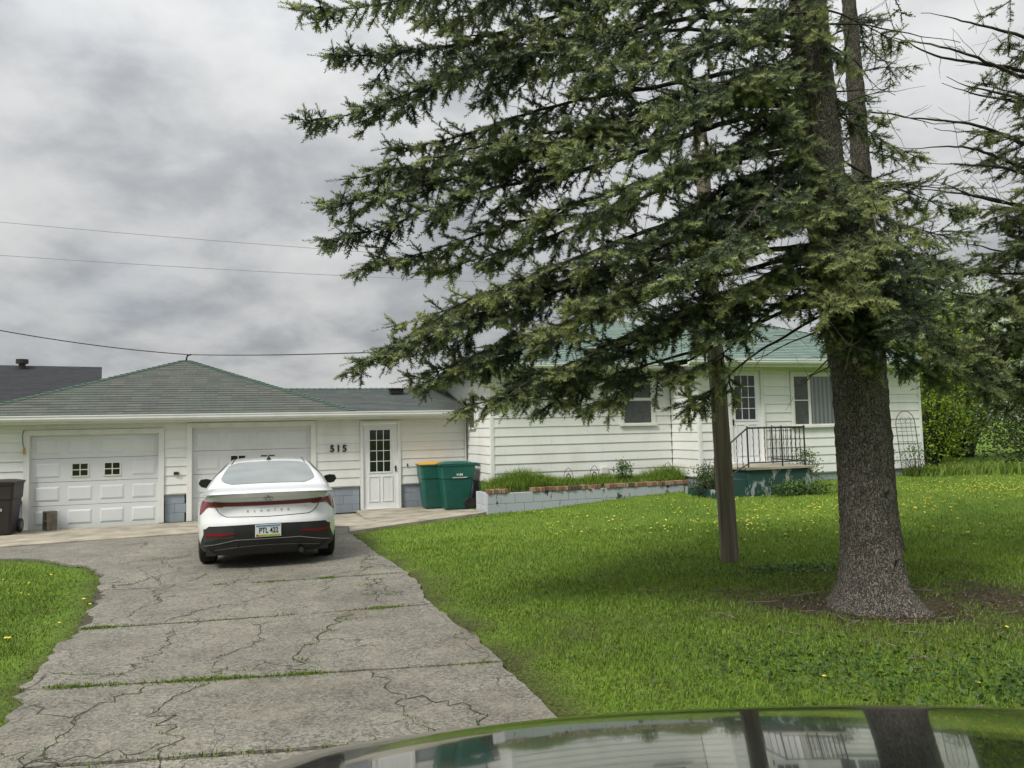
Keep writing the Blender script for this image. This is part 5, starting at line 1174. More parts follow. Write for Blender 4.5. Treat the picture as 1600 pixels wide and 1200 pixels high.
def spot(x, y, D):
    """place in the yard seen at photo position x,y at distance D"""
    a = (x - 800) / 1150; b = (600 - y) / 1150; a, b = a * CR + b * SR, -a * SR + b * CR
    d = np.array([a, CP - b * SP_, SP_ + b * CP]); return np.array([0, 0, EYE]) + d * D / d[1]

# ------------------------------------------------------------------ the big spruce
def big_spruce():
    base = Vector((TREE[0], TREE[1], G(*TREE) - .02)); o = empty('spruce_tree', base, 0, 'huge old spruce with thick grey trunk in the front lawn', 'tree'); b = np.array(base)
    ax = [(-.15, 0, 0), (.5, 0, 0), (1.2, -.02, 0), (2.05, -.05, 0), (3.0, -.16, .01), (3.86, -.25, .02), (5.0, -.30, .02), (8, -.38, .03), (13.5, -.46, .03)]
    rad = [(-.15, .385), (.0, .365), (.08, .325), (.2, .283), (.38, .260), (.6, .248), (1.2, .236), (2.05, .216), (3.86, .188), (5.0, .172), (8, .14), (13.5, .015)]
    knots = [(1.45, 4.75, .07), (1.02, 5.0, .075), (.72, 4.25, .07), (1.05, 4.15, .06), (1.75, 4.95, .06), (.42, 5.1, .06), (1.30, 5.25, .05), (1.9, 4.3, .06), (2.3, 4.9, .05)]
    add('trunk', trunk_mesh(ax, rad, knots, 96, 420), MAT['bark'], o)
    def tr(z): za = [a[0] for a in ax]; return np.array([np.interp(z, za, [a[1] for a in ax]), np.interp(z, za, [a[2] for a in ax]), z])
    S = Spruce(21); rng = S.rng
    GUIDE = [  # tip x, y, distance, height on the trunk, arch, leafless share
        (455, 8, 6.0, 6.2, .10, .45), (560, -60, 6.6, 6.6, .1, .4), (640, 30, 7.2, 6.2, .1, .4), (472, 190, 6.2, 5.75, .14, .45), (500, 88, 6.4, 5.95, .1, .45), (600, 150, 7.0, 5.6, .1, .4),
        (597, 232, 6.6, 5.1, .08, .4), (790, 130, 7.8, 5.3, .1, .35), (528, 282, 6.3, 4.8, .08, .4), (492, 318, 6.1, 4.72, .08, .4), (494, 376, 6.2, 4.62, .10, .45), (640, 265, 6.8, 4.7, .08, .35),
        (568, 412, 6.3, 4.4, .09, .45), (656, 428, 6.5, 4.2, .08, .45), (602, 512, 6.2, 3.9, .10, .42), (550, 566, 6.1, 3.75, .10, .45), (585, 545, 6.5, 3.7, .08, .4), (700, 480, 6.8, 3.8, .08, .35),
        (628, 597, 6.6, 3.35, .10, .55), (690, 575, 6.9, 3.3, .08, .5), (716, 640, 6.4, 3.0, .12, .55), (770, 625, 6.7, 2.98, .10, .5), (848, 625, 6.4, 2.85, .10, .5), (800, 590, 7.0, 2.95, .08, .4), (905, 635, 6.2, 2.75, .10, .45), (1055, 640, 6.2, 2.75, .10, .78), (1050, 590, 6.0, 2.95, .08, .76), (1080, 525, 5.8, 3.15, .06, .62), (905, 575, 6.3, 3.15, .08, .55), (985, 530, 6.1, 3.25, .08, .45), (930, 540, 6.9, 3.3, .08, .5), 
        (860, 250, 5.2, 4.8, .08, .3), (900, 120, 5.4, 5.4, .08, .3), (1010, 165, 5.1, 5.2, .06, .3), (960, 300, 5.0, 4.6, .06, .3), (940, 395, 5.1, 4.2, .06, .3), (830, 340, 5.5, 4.4, .08, .3), (780, 230, 6, 4.9, .08, .35), (880, 480, 5.5, 3.75, .08, .3), (820, 525, 6.0, 3.6, .08, .35), (990, 450, 5.7, 3.7, .06, .3), (1060, 350, 5.4, 4.2, .06, .3),
        (1090, 250, 5.6, 4.7, .06, .3), (1140, 140, 5.6, 5.3, .06, .3), (1080, 60, 5.8, 5.6, .06, .3), (1180, 60, 6, 5.8, .05, .3), (900, 30, 6, 6, .08, .35), (980, -40, 6, 6.2, .08, .3), (760, 70, 6.4, 6.0, .08, .35), (840, -20, 7.2, 6.3, .08, .35),
        (1130, 385, 5.3, 3.9, .05, .3), (1150, 465, 5.6, 3.4, .05, .35), (1225, 420, 5.8, 3.5, .05, .25), (1310, 440, 5.9, 3.45, .05, .2), (1390, 385, 5.7, 3.75, .05, .2), (1440, 430, 5.6, 3.55, .05, .2), (1505, 420, 6.2, 3.6, .06, .25), (1335, 560, 6.2, 2.75, .05, .15), (1405, 535, 6.1, 2.85, .05, .2), (1375, 590, 6.45, 2.55, .04, .1), (1300, 520, 6.3, 2.9, .04, .15),
        (1480, 520, 6.3, 3.05, .06, .25), (1550, 560, 6.6, 2.9, .06, .25), (1480, 610, 7.0, 2.65, .08, .3), (1600, 480, 7, 3.3, .06, .25), (1590, 600, 7.3, 2.8, .08, .3), (1430, 330, 6.3, 4.1, .05, .25), (1440, 250, 7, 4.7, .05, .3), (1415, 70, 7.2, 5.7, .05, .35), (1520, 330, 7, 4.2, .05, .3), (1290, 60, 6.1, 5.7, .03, .15), (1230, 160, 6.2, 5.1, .03, .3), (1280, 20, 6.3, 6, .03, .15),
        (1285, 335, 5.7, 4.2, .03, .2), (1350, 415, 5.3, 3.8, .04, .2), (1322, 480, 5.5, 3.3, .04, .2), (1255, 470, 5.8, 3.2, .04, .2), (1385, 470, 5.3, 3.4, .04, .2), (1440, 520, 5.5, 3.1, .05, .2), (1465, 380, 5.8, 3.9, .05, .25), (1290, 545, 6.25, 2.8, .04, .1), (1370, 330, 5.9, 4.2, .04, .25), (1420, 585, 6.3, 2.75, .06, .2), (1530, 500, 6.2, 3.2, .06, .25), (1500, 570, 6.1, 3.0, .08, .25), (1560, 620, 6.9, 2.85, .08, .3), (1240, 250, 5.9, 4.6, .04, .25), (1210, 330, 5.5, 4.2, .04, .25), (1390, 200, 6.6, 4.9, .04, .3), (1340, 110, 6.3, 5.5, .03, .2), (1180, 490, 6.4, 3.1, .05, .3),
        (1000, 490, 8.8, 3.2, .06, .3), (1180, 215, 8.2, 4.7, .05, .3), (880, 200, 8.2, 4.9, .06, .35), (1460, 480, 8.4, 3.2, .05, .3), (1560, 420, 8.2, 3.5, .05, .3)]
    for (x, y, D, rz, arch, t0) in GUIDE:
        root = tr(rz); tip = spot(x, y, D) - b; S.branch(root, tip, arch, t0 if not (y > 585 and x < 950) else .68, 1.12, .40, tone=rng.normal(.02, .09), dead=.9, droop=.34, upturn=.06)
    for (x, y, D, rz, arch, t0) in GUIDE:                        # shorter neighbours that thicken the mass
        if 700 < x < 1240 and y < 560 and rng.random() < .25:
            root = tr(rz + rng.uniform(-.15, .15)); tip = spot(x + rng.uniform(-70, 90), y + rng.uniform(-60, 60), D + rng.uniform(-.7, .9)) - b; S.branch(root, tip, arch, t0, .8, .5, tone=rng.normal(-.04, .05), dead=.7)
    for _ in range(30):                                          # leafless dead limbs near the stem
        z = rng.uniform(2.1, 5.6); a = rng.uniform(0, 6.283); l = rng.uniform(.5, 1.8); S.branch(tr(z), tr(z) + np.array([math.cos(a) * l, math.sin(a) * l, rng.uniform(-.35, .15)]), .05, .9, 1, .3, r0=.012, bare=True, dead=2.0)
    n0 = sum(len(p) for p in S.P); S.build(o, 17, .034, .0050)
    U = Spruce(5)                                                # the upper crown, above the picture
    for i in range(46):
        z = 6.4 + 6.8 * (i / 46) ** .9; a = i * 2.4 + U.rng.uniform(-.3, .3); l = max(.35, (13.6 - z) * .52) * U.rng.uniform(.75, 1.1)
        U.branch(tr(z), tr(z) + np.array([math.cos(a) * l, math.sin(a) * l, -.12 * l]), .08, .25, .26, .5, dead=0, forks=0)
    U.build(o, 5, .032, .010)
big_spruce()
def side_spruce():
    """neighbouring spruce at the right edge: mostly bare arching limbs with foliage at their roots"""
    x, y = 7.2, 8.2; base = Vector((x, y, G(x, y) - .02)); o = empty('spruce_tree', base, 0, 'second spruce at the right edge with bare arching dead branches', 'tree'); b = np.array(base)
    add('trunk', trunk_mesh([(-.1, 0, 0), (4, .05, 0), (12, .1, 0)], [(-.1, .26), (.3, .24), (4, .19), (12, .02)], (), 48, 160, True, 8), MAT['bark'], o)
    S = Spruce(77); rng = S.rng
    for (tx, ty, D, rz, arch) in [(1400, 38, 7.2, 5.2, .02), (1365, 52, 7.6, 4.9, .10), (1370, 172, 7.4, 4.3, .10), (1395, 230, 7.5, 4.0, .09), (1440, 252, 7.4, 3.9, .10), (1460, 200, 7.8, 4.5, -.02), (1440, 20, 7.6, 5.6, .02), (1450, 280, 7.8, 3.7, .06), (1410, 290, 8.2, 3.6, .05), (1480, 120, 7.6, 4.6, .05), (1500, 380, 8, 3.2, .05), (1470, 130, 8.2, 4.8, .06), (1490, 420, 7.6, 3.1, .06)]:
        S.branch(np.array([.02, 0, rz]), spot(tx, ty, D) - b, arch, .97, 1, .4, bare=True, dead=2.6, r0=.034, upturn=0)
    for (tx, ty, D, rz, t0) in [(1520, 130, 7.6, 4.9, .35), (1508, 205, 7.5, 4.6, .35), (1540, 240, 7.8, 4.3, .3), (1560, 60, 7.6, 5.3, .4), (1500, 330, 7.6, 3.9, .3), (1520, 400, 7.7, 3.6, .3), (1540, 470, 7.4, 3.3, .3), (1510, 540, 7.5, 3.0, .3), (1560, 600, 7.7, 2.8, .3), (1500, 620, 7.9, 2.8, .3), (1455, 600, 7.6, 3.0, .35), (1575, 300, 7.2, 4.2, .3), (1590, 380, 7.2, 3.8, .3), (1590, 520, 7.1, 3.2, .3), (1470, 560, 7.8, 3.1, .35), (1590, 160, 7.4, 4.9, .3), (1545, 640, 8, 2.5, .3), (1480, 470, 7.9, 3.4, .35), (1530, 350, 7.9, 3.9, .3), (1570, 440, 7.6, 3.5, .3), (1460, 520, 8.2, 3.2, .4), (1595, 250, 7.6, 4.5, .3), (1560, 540, 8.2, 3.0, .3), (1590, 620, 7.6, 2.8, .3)]:
        S.branch(np.array([.02, 0, rz]), spot(tx, ty, D) - b, .06, t0 if ty > 300 else t0 + .12, .85 if ty > 300 else .5, .45, tone=rng.normal(0, .05), dead=.6, droop=.45)
    for i in range(40):
        z = 3 + 8.5 * (i / 40); a = -1.5 + rng.uniform(0, 3.6); l = max(.4, (12.3 - z) * .42); S.branch(np.array([0, 0, z]), np.array([math.cos(a) * l, math.sin(a) * l, z - .1 * l]), .05, .4, .3, .4, dead=0, forks=0)
    S.build(o, 16, .034, .0050, ('needles_olive', 'branch_bark', 'dead_twig'))
side_spruce()
def rear_stem():
    x, y = 4.66, 9.3; base = Vector((x, y, G(x, y) - .02)); o = empty('spruce_tree', base, 0, 'slender dark spruce stem rising behind the big trunk', 'tree')
    add('trunk', trunk_mesh([(-.1, 0, 0), (3, -.06, 0), (6, -.12, 0), (10, -.2, 0)], [(-.1, .15), (.4, .135), (3, .12), (6, .105), (10, .02)], (), 36, 160, True, 4), MAT['bark'], o)
    S = Spruce(31); rng = S.rng
    for i in range(26):
        z = 3.4 + 5.5 * i / 26; a = rng.uniform(0, 6.28); l = rng.uniform(.5, 1.5); S.branch(np.array([-.06, 0, z]), np.array([math.cos(a) * l - .06, math.sin(a) * l, z - .25 * l]), .04, .25, .8, .35, dead=1)
    S.build(o, 10, .026, .005)
rear_stem()

# ------------------------------------------------------------------ leafy shrubs and bushes
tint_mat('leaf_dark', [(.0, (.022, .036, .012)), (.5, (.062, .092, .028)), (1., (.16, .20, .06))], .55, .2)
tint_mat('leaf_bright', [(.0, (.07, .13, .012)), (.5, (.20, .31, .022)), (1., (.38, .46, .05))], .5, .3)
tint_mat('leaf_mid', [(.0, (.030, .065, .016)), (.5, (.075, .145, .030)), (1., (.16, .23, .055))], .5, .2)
def leaves(P, size, tint, rng, up=.3, aspect=.5):
    N = len(P); n = unit(rng.normal(0, 1, (N, 3)) + np.array([0, -.2, up])); a = unit(np.cross(n, rng.normal(0, 1, (N, 3)))); b = np.cross(n, a); s = (size * (.6 + .8 * rng.random(N)))[:, None]
    V = np.stack([P - a * s * .5, P + b * s * aspect * .5 + n * s * .08, P + a * s * .55, P - b * s * aspect * .5 + n * s * .08], 1).reshape(-1, 3)
    return V, np.arange(len(V)).reshape(-1, 4), np.repeat(tint, 4)
def shrub(name, label, loc, rx, ry, h, nl, size, mt, seed, cat='shrub', group=None, stems=7, z0=.0, clump=10, lean=0.):
    rng = np.random.default_rng(seed); loc = Vector(loc); o = empty(name, loc, 0, label, cat, group)
    lines = []; tips = []
    for i in range(stems * clump):
        a = rng.uniform(0, 6.283); rr = math.sqrt(rng.random()); zt = h * (z0 + (1 - z0) * rng.random() ** .8); env = math.sin(min(1, max(.08, (zt / h - z0 * .8) / (1 - z0 * .8))) * math.pi * .8 + .35)
        tips.append((rr * rx * env * math.cos(a) + lean * zt, rr * ry * env * math.sin(a), zt))
    tips = np.array(tips)
    for i in range(0, len(tips), 2):
        t = np.linspace(0, 1, 6)[:, None]; q = tips[i] * np.array([.3, .3, 0]) * rng.uniform(.3, 1); P = q * (1 - t) + tips[i] * t + np.array([0, 0, 1]) * (h * .08) * np.sin(t * 3.14) + rng.normal(0, .02 * h * .3, (6, 3)) * t; lines.append((P, np.linspace(.012 * h / 1.5 + .002, .002, 6)))
    V, F_ = tubes_np(lines, 4); add('stems', np_mesh('stems', V, F_), MAT['branch_bark'], o, kind='stuff')
    c = rng.integers(0, len(tips), nl); sp = .16 * (rx + ry) / 2 + .05 * h; P = tips[c] + rng.normal(0, 1, (nl, 3)) * np.array([sp, sp, sp * .8]); P[:, 2] = np.maximum(P[:, 2], .02)
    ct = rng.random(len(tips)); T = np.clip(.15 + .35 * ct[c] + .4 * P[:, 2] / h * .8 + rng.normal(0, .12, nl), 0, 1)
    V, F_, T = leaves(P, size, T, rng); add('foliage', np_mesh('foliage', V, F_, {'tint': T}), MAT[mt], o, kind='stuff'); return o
def gl(x, y, dz=0): return (x, y, G(x, y) + dz)
p = W(4.18, -2.0); shrub('low_bush', 'small dark bush between the planter end and the front steps', gl(p.x, p.y), .38, .36, .62, 1500, .05, 'leaf_dark', 3, 'bush')
p = W(6.95, -1.75); shrub('small_shrub', 'small light green shrub right of the front steps', gl(p.x, p.y), .34, .3, .78, 520, .05, 'leaf_mid', 4, 'shrub', None, 5, .1)
p = W(10.1, -1.75); shrub('vine_plant', 'sparse yellow green plant below the wire trellis', gl(p.x, p.y), .42, .25, .75, 480, .045, 'leaf_mid', 5, 'plant', None, 5, .1)
p = W(2.95, -.5); shrub('leafy_weed', 'broad leaved weed standing among the planter grass', (p.x, p.y, .45), .24, .2, .5, 520, .055, 'leaf_mid', 6, 'plant')
p = W(5.9, -2.85); shrub('leafy_perennial', 'low leafy perennials in front of the green painted landing', gl(p.x, p.y), .75, .2, .24, 900, .06, 'leaf_mid', 7, 'plant')
BG = [('lilac_bush', 'dark dense lilac bush right of the house, lower twiggy mass', 15.2, 20.6, 2.5, 1.2, 3.3, 15000, .085, 'leaf_dark', 41), ('lilac_bush', 'dark lilac bush at the right picture edge behind the lawn', 18.2, 21.6, 2.2, 1.4, 3.6, 12000, .085, 'leaf_dark', 42), ('leafy_bush', 'bright yellow green bush close behind the right corner of the house', 12.7, 22.6, 1.3, 1.1, 3.4, 7000, .085, 'leaf_bright', 43),
      ('maple_tree', 'bright yellow green leafy tree behind the bush right of the house', 14.4, 26.0, 2.6, 2.2, 5.6, 15000, .12, 'leaf_bright', 44), ('maple_tree', 'bright yellow green tree farther right behind the bushes', 20.5, 27.0, 3.2, 2.2, 6.2, 14000, .12, 'leaf_bright', 45), ('maple_tree', 'mid green leafy tree between the two yellow green trees', 17.4, 29.0, 2.6, 2.2, 6.6, 9000, .13, 'leaf_mid', 46)]
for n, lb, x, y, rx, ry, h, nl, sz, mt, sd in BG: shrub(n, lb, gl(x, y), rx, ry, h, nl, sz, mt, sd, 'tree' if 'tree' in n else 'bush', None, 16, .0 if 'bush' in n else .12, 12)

# ------------------------------------------------------------------ grass
tint_mat('grass', [(.0, (.11, .10, .045)), (.16, (.110, .145, .028)), (.45, (.148, .245, .030)), (.72, (.225, .335, .044)), (1., (.34, .41, .085))], .55, .2, .25)
def blades(X, Y, Z, H, tint, rng, wd):
    N = len(X); a = rng.random(N) * 6.283; ln = rng.uniform(.15, .75, N) * H; d = np.stack([np.cos(a), np.sin(a), np.zeros(N)], 1); sd = np.stack([-np.sin(a + rng.normal(0, .8, N)), np.cos(a), np.zeros(N)], 1); B = np.stack([X, Y, Z], 1); w = wd[:, None] if hasattr(wd, '__len__') else wd
    mid = B + d * (ln * .35)[:, None] + np.array([0, 0, 1]) * (H * .6)[:, None]; tip = B + d * ln[:, None] + np.array([0, 0, 1]) * H[:, None]
    V = np.stack([B - sd * w, B + sd * w, mid + sd * w * .8, tip, mid - sd * w * .8], 1).reshape(-1, 3); I = np.arange(N)[:, None] * 5
    Q = np.concatenate([I + [0, 1, 2], I + [0, 2, 4], I + [4, 2, 3]], 0); return V, Q, np.repeat(tint, 5)
def lawn_grass():
    rng = np.random.default_rng(3); bands = [(1.6, 5.5, 95000), (5.5, 8.5, 105000), (8.5, 12, 85000), (12, 20, 80000)]; XS, YS = [], []
    for y0, y1, n in bands:
        y = rng.uniform(y0, y1, n); x = rng.uniform(-.74, .74, n) * y + rng.normal(0, .2, n); XS.append(x); YS.append(y)
    X = np.concatenate(XS); Y = np.concatenate(YS)
    ok = ~(inside(DRIVE, X, Y) | inside(APRON, X, Y) | inside(WALK, X, Y) | inside(STOOP, X, Y) | inside(HOUSE_FOOT, X, Y) | inside(PLANT, X, Y)); ok &= np.hypot(X - TREE[0], Y - TREE[1]) > .36; ok &= np.hypot(X - POLE[0], Y - POLE[1]) > .11
    dt = np.hypot((X - TREE[0] - .25) / 1.35, (Y - TREE[1] + .05) / .62); ed = np.minimum(line_dist(X, Y, DR + FORE_R[1:]), line_dist(X, Y, DL + FORE_L[1:]))
    thin = np.clip(1.6 - dt * 1.05 + (fbm(X, Y, .5, 8) - .5) * 1.6, 0, .985); thin = np.maximum(thin, np.clip(.85 - ed / .50 + (fbm(X, Y, .35, 2) - .5) * 1.3, 0, .8)); thin = np.maximum(thin, np.clip((fbm(X, Y, 1.1, 31) - .58) * 3.2, 0, .7) * (Y < 10)); ok &= rng.random(len(X)) > thin
    X, Y, ed = X[ok], Y[ok], ed[ok]; N = len(X)
    big = fbm(X, Y, 2.4, 17); sm = vnoise(X, Y, .28, 23); H = .018 + .032 * rng.random(N) * (.6 + .8 * sm) + .03 * np.clip(big - .5, 0, 1); H *= np.clip(.35 + ed / .9, .4, 1)
    T = .38 + .50 * (big - .5) + .34 * (sm - .5) + rng.normal(0, .14, N) + np.clip((Y - 6) / 30, 0, .2) - .22 * np.clip(1 - ed / .6, 0, 1) * (rng.random(N)); T = np.where(rng.random(N) < .05 + .25 * np.clip(fbm(X, Y, .9, 77) - .55, 0, 1), .04 + .06 * rng.random(N), T)
    V, Q, A = blades(X, Y, gz(X, Y) + (fbm(X, Y, .8, 4) - .5) * .035 - .004, H, np.clip(T, 0, 1), rng, .0018 + .00028 * Y); add('grass', np_mesh('grass', V, Q, {'tint': A}), MAT['grass'], kind='stuff', label='short green lawn grass on both sides of the driveway', cat='grass'); print('GRASS', len(Q))
lawn_grass()
def tall_grass():
    rng = np.random.default_rng(8); n = 11000; u = rng.uniform(-.28, 4.42, n); v = rng.uniform(-.80, -.05, n); k = .55 + .45 * np.sin(u * 1.7 + .6) ** 2; k = np.where((u > 1.8) & (u < 2.9), k * .7, k); H = (.22 + .26 * rng.random(n)) * k * np.where(v > -.6, 1, .7); H = np.where(u < 1.6, H * 1.15, H)
    X = AX + u * CU - v * SU; Y = AY + u * SU + v * CU; V, Q, A = blades(X, Y, np.full(n, .44), H, np.clip(.5 + rng.normal(0, .15, n), 0, 1), rng, np.full(n, .006)); add('planter_grass', np_mesh('planter_grass', V, Q, {'tint': A}), MAT['grass'], kind='stuff', label='tall unmown grass overgrowing the block planter', cat='grass')
    # straw and dead stalks along the planter rim
    n = 900; u = rng.uniform(.2, 4.4, n); v = rng.uniform(-.9, -.7, n); X = AX + u * CU - v * SU; Y = AY + u * SU + v * CU; V, Q, A = blades(X, Y, np.full(n, .45), .03 + .07 * rng.random(n), np.full(n, .02), rng, np.full(n, .005)); add('dry_straw', np_mesh('dry_straw', V, Q, {'tint': A}), MAT['grass'], kind='stuff', label='dry brown straw along the planter rim', cat='straw')
    # unmown fringe by the right corner of the house and along the bushes
    n = 5200; x = np.r_[rng.uniform(9.5, 13, 2200), rng.uniform(11.5, 19, 3000)]; y = np.r_[18.0 + (x[:2200] - 9.5) * .25 + rng.normal(0, .25, 2200), 19.2 + (x[2200:] - 11.5) * .10 + rng.normal(0, .3, 3000)]; ok = ~inside(HOUSE_FOOT, x, y); x, y = x[ok], y[ok]; n = len(x)
    V, Q, A = blades(x, y, gz(x, y), .1 + .2 * rng.random(n), np.clip(.38 + rng.normal(0, .15, n), 0, 1), rng, np.full(n, .010)); add('rough_grass', np_mesh('rough_grass', V, Q, {'tint': A}), MAT['grass'], kind='stuff', label='longer rough grass along the bushes right of the house', cat='grass')
    # joint weeds
    P = []
    for a, b, m in [((-4.0, 6.86), (-.9, 7.46), 5200), ((-3.3, 5.27), (-.2, 5.62), 3600), ((-3.6, 8.78), (-1.4, 9.12), 4200), ((-2.9, 4.02), (.2, 4.33), 600)]:
        t = rng.random(m); dn = vnoise(t * 11 + a[1] * 3, t * 0 + a[0], 1, 3) ** 3.5 * 2.2; k = rng.random(m) < dn; t = t[k]; P.append(np.stack([a[0] + (b[0] - a[0]) * t, a[1] + (b[1] - a[1]) * t], 1) + rng.normal(0, .026, (len(t), 2)))
    C = np.array(CRACK_PTS); idx = rng.integers(0, len(C), 2600); kk = vnoise(C[idx, 0], C[idx, 1], .35, 6) > .62; P.append(C[idx][kk] + rng.normal(0, .014, (kk.sum(), 2)))
    c = np.array([(-1.66, 5.8), (-1.74, 6.2), (-1.7, 6.6), (-1.62, 7.0), (-2.9, 8.86), (-1.55, 8.0), (-1.7, 8.5), (-1.35, 7.95), (-2.0, 10.2), (-1.9, 9.6), (-5.3, 13.9), (-2.3, 4.0)]); P.append(np.repeat(c, 45, 0) + rng.normal(0, .05, (len(c) * 45, 2)) * np.array([1, .6]))
    P = np.concatenate(P); n = len(P); V, Q, A = blades(P[:, 0], P[:, 1], gz(P[:, 0], P[:, 1]) + .018, .008 + .022 * rng.random(n), np.clip(.34 + rng.normal(0, .16, n), 0, 1), rng, np.full(n, .0036)); add('joint_weeds', np_mesh('joint_weeds', V, Q, {'tint': A}), MAT['grass'], kind='stuff', label='small weeds and moss growing in the driveway joints and cracks', cat='weeds')
    # broad-leaved ground cover under the spruce
    n = 5200; x = np.r_[rng.normal(4.0, .75, 3600), rng.normal(2.2, .5, 1000), rng.normal(3.0, .5, 600)]; y = np.r_[rng.normal(4.75, .32, 3600), rng.normal(5.3, .35, 1000), rng.normal(8.2, .12, 600)]; T = np.clip(.35 + rng.normal(0, .18, n), 0, 1); V, Q, A = leaves(np.stack([x, y, gz(x, y) + rng.uniform(.02, .06, n)], 1), .036, T, rng, 1.6, .6); add('ground_cover', np_mesh('ground_cover', V, Q, {'tint': A}), MAT['leaf_mid'], kind='stuff', label='broad leaved ground cover patch in the lawn near the camera', cat='weeds')
tall_grass()
def litter():
    rng = np.random.default_rng(61); n = 2600; a = rng.random(n) * 6.283; r = .34 + np.abs(rng.normal(0, .75, n)); x = TREE[0] + .15 + np.cos(a) * r * 1.5; y = TREE[1] + np.sin(a) * r * .95; T = rng.random(n)
    V, Q, A = leaves(np.stack([x, y, gz(x, y) + (fbm(x, y, .8, 4) - .5) * .035 + rng.uniform(.004, .02, n)], 1), .034, T, rng, 2.5, .3); tint_mat('litter', [(0, (.03, .024, .016)), (.6, (.10, .075, .045)), (1, (.20, .155, .10))], .9)
    add('tree_litter', np_mesh('tree_litter', V, Q, {'tint': A}), MAT['litter'], kind='stuff', label='brown fallen needles, bark flakes and twigs around the spruce trunk', cat='litter')
    L = []
    for i in range(70):
        a = rng.uniform(0, 6.283); r = .5 + abs(rng.normal(0, 1.2)); x = TREE[0] + math.cos(a) * r; y = TREE[1] + math.sin(a) * r; b = rng.uniform(0, 6.283); l = rng.uniform(.08, .35); t = np.linspace(0, 1, 4)[:, None]; P = np.array([x, y, G(x, y) + .03]) + np.array([math.cos(b) * l, math.sin(b) * l, .01]) * t + rng.normal(0, .008, (4, 3)); L.append((P, np.linspace(.005, .002, 4)))
    V, Q = tubes_np(L, 4); add('fallen_twigs', np_mesh('fallen_twigs', V, Q), MAT['dead_twig'], kind='stuff', label='thin fallen twigs scattered on the lawn below the spruce', cat='twigs')
litter()
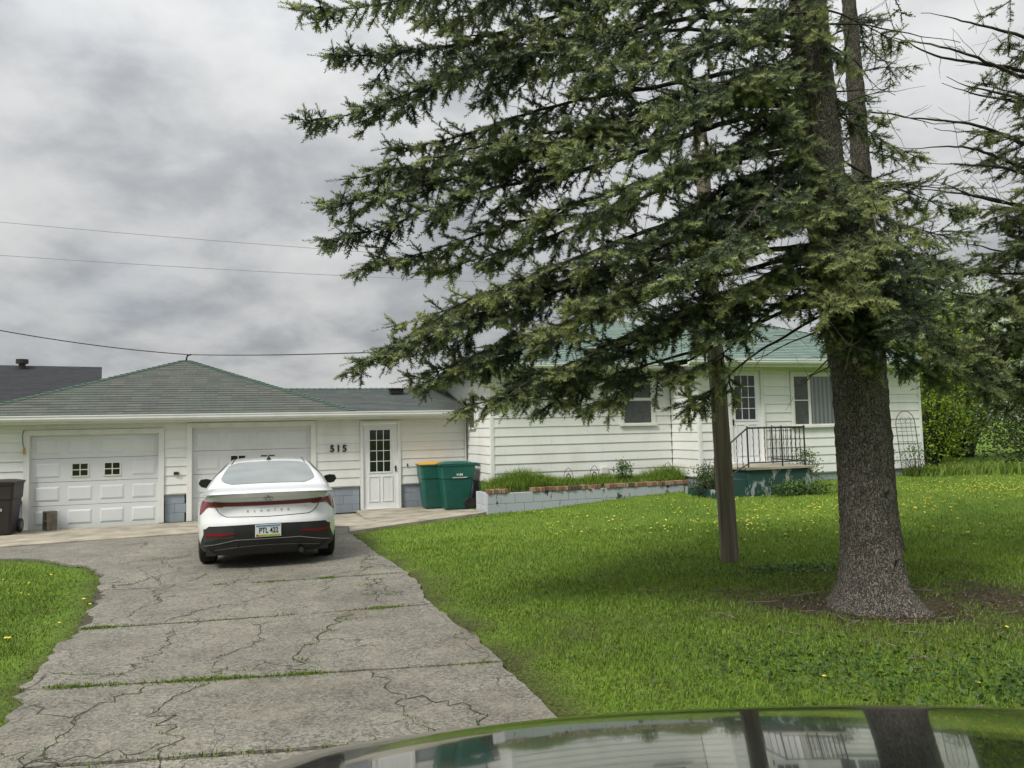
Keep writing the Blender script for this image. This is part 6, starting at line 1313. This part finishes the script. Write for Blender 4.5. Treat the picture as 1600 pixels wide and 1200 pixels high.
# dandelions: each flower head its own thing, the far speckle as one
def dandelions():
    rng = np.random.default_rng(19); mat('dandelion', (.72, .62, .07), .6, .15, 40); mat('flower_stem', (.10, .17, .04), .6)
    mb = MB(); mb.lathe([(.003, .035), (.010, .037), (.019, .044), (.021, .048), (.016, .053), (.006, .056), (0, .0565)], k=8); me = mb.mesh('flower_head', smooth=False); me.materials.append(MAT['dandelion'])
    ms = MB().tube([(0, 0, -.005), (.002, 0, .02), (0, 0, .038)], .002, 4).mesh('stem'); ms.materials.append(MAT['flower_stem'])
    x = np.r_[rng.normal(6.3, 1.0, 130), rng.normal(10.0, 1.5, 320), rng.uniform(0, 5, 110), rng.normal(3.4, .8, 60), rng.uniform(2, 12, 120), rng.uniform(-7.6, -4.2, 46)]
    y = np.r_[rng.normal(13.4, .6, 130), rng.normal(15.2, .8, 320), rng.uniform(11.5, 15.2, 110), rng.normal(11.6, .6, 60), rng.uniform(9, 16, 120), rng.uniform(5.5, 10.6, 46)]
    x = np.r_[x, [4.15, 4.42, 2.05, 2.95, -1.35, -4.3, 3.9, 4.7]]; y = np.r_[y, [4.42, 4.38, 5.05, 4.85, 8.35, 7.5, 6.0, 4.4]]
    ok = ~(inside(DRIVE, x, y) | inside(APRON, x, y) | inside(WALK, x, y) | inside(HOUSE_FOOT, x, y) | inside(PLANT, x, y)) & (np.abs(x) < .75 * y) & (np.hypot(x - TREE[0], y - TREE[1]) > .6); x, y = x[ok], y[ok]; od = np.argsort(y); x, y = x[od], y[od]; z = gz(x, y)
    for i in range(min(290, len(x))):
        o = add('dandelion', ms, None, None, 'yellow dandelion flower standing in the green lawn', 'flower', 'dandelions dotted over the lawn'); o.location = (x[i], y[i], z[i]); s = rng.uniform(.55, .95); o.scale = (s, s, s); o.rotation_euler = (rng.normal(0, .2), rng.normal(0, .2), rng.uniform(0, 6)); add('flower_head', me, None, o)
    V0 = np.array([v.co for v in me.vertices]); n = len(x) - 290
    if n > 0:
        V = np.concatenate([V0 * rng.uniform(.5, .9) + [x[i], y[i], z[i]] for i in range(290, len(x))]); fs = []; 
        q = np.array([p.vertices[:] for p in me.polygons if len(p.vertices) == 4]); Fc = np.concatenate([q + len(V0) * i for i in range(n)]); add('far_dandelions', np_mesh('far_dandelions', V, Fc), MAT['dandelion'], kind='stuff', label='far yellow speckle of dandelions in front of the house', cat='flowers')
dandelions()

# ------------------------------------------------------------------ bonnet of the viewer's own vehicle
def own_vehicle():
    mat('dark_paint', (.010, .012, .013), .12, .4, 40, coat=1.0, bump=.012, bscale=9)
    o = empty('dark_vehicle', (.50, 1.0, 0), 0, 'dark glossy bonnet of the vehicle in the foreground reflecting the house', 'car')
    # local: x across, y forward; bonnet from windscreen base (y=-.75) to nose (y=.85)
    def zc(y): d = y + .25; return 1.360 - .185 * d - .035 * d * d - .46 * max(0, d - .60) ** 2 - 2.4 * max(0, d - .79) ** 2
    def hw(y): return 1.04 - .05 * max(0, y) ** 2 - .16 * max(0, y - .45) ** 2
    def pt(y, t):
        a = abs(t); cr = .05 * a ** 2 + .035 * max(0, (a - .8) / .2) ** 2.4; yy = y - .14 * a ** 2.5 * max(0, (y + .2)); return Vector((t * hw(y), yy, zc(y) - cr))
    ys = np.linspace(-.62, .92, 64); ts = np.linspace(-1, 1, 61); MB().grid([[pt(y, t) for t in ts] for y in ys]).build('bonnet', MAT['dark_paint'], o, smooth=True)
    # flanks and nose below the bonnet
    L = [pt(y, -1) for y in ys]; Rr = [pt(y, 1) for y in ys]; N_ = [pt(ys[-1], t) for t in ts]
    for nm, P in (('front_wing', L), ('front_wing', Rr), ('front_bumper', N_)):
        out = Vector((-.03, 0, 0)) if P is L else Vector((.03, 0, 0)) if P is Rr else Vector((0, .05, 0)); rows = [P, [p + out + Vector((0, 0, -.12)) for p in P], [Vector((p.x + out.x, p.y + out.y, .62)) for p in P], [Vector((p.x, p.y, .38)) for p in P]]
        MB().grid(rows).build(nm, MAT['dark_paint'], o, smooth=True)
    for s in (-1, 1): mb = MB(); mb.lathe([(.22, -.11), (.34, -.12), (.375, -.08), (.38, 0), (.375, .08), (.34, .12), (.22, .11), (0, .08)], (s * .78, .02, .38), 'x', 30); mb.build('wheel', MAT['tyre'], o, smooth=True)
own_vehicle()
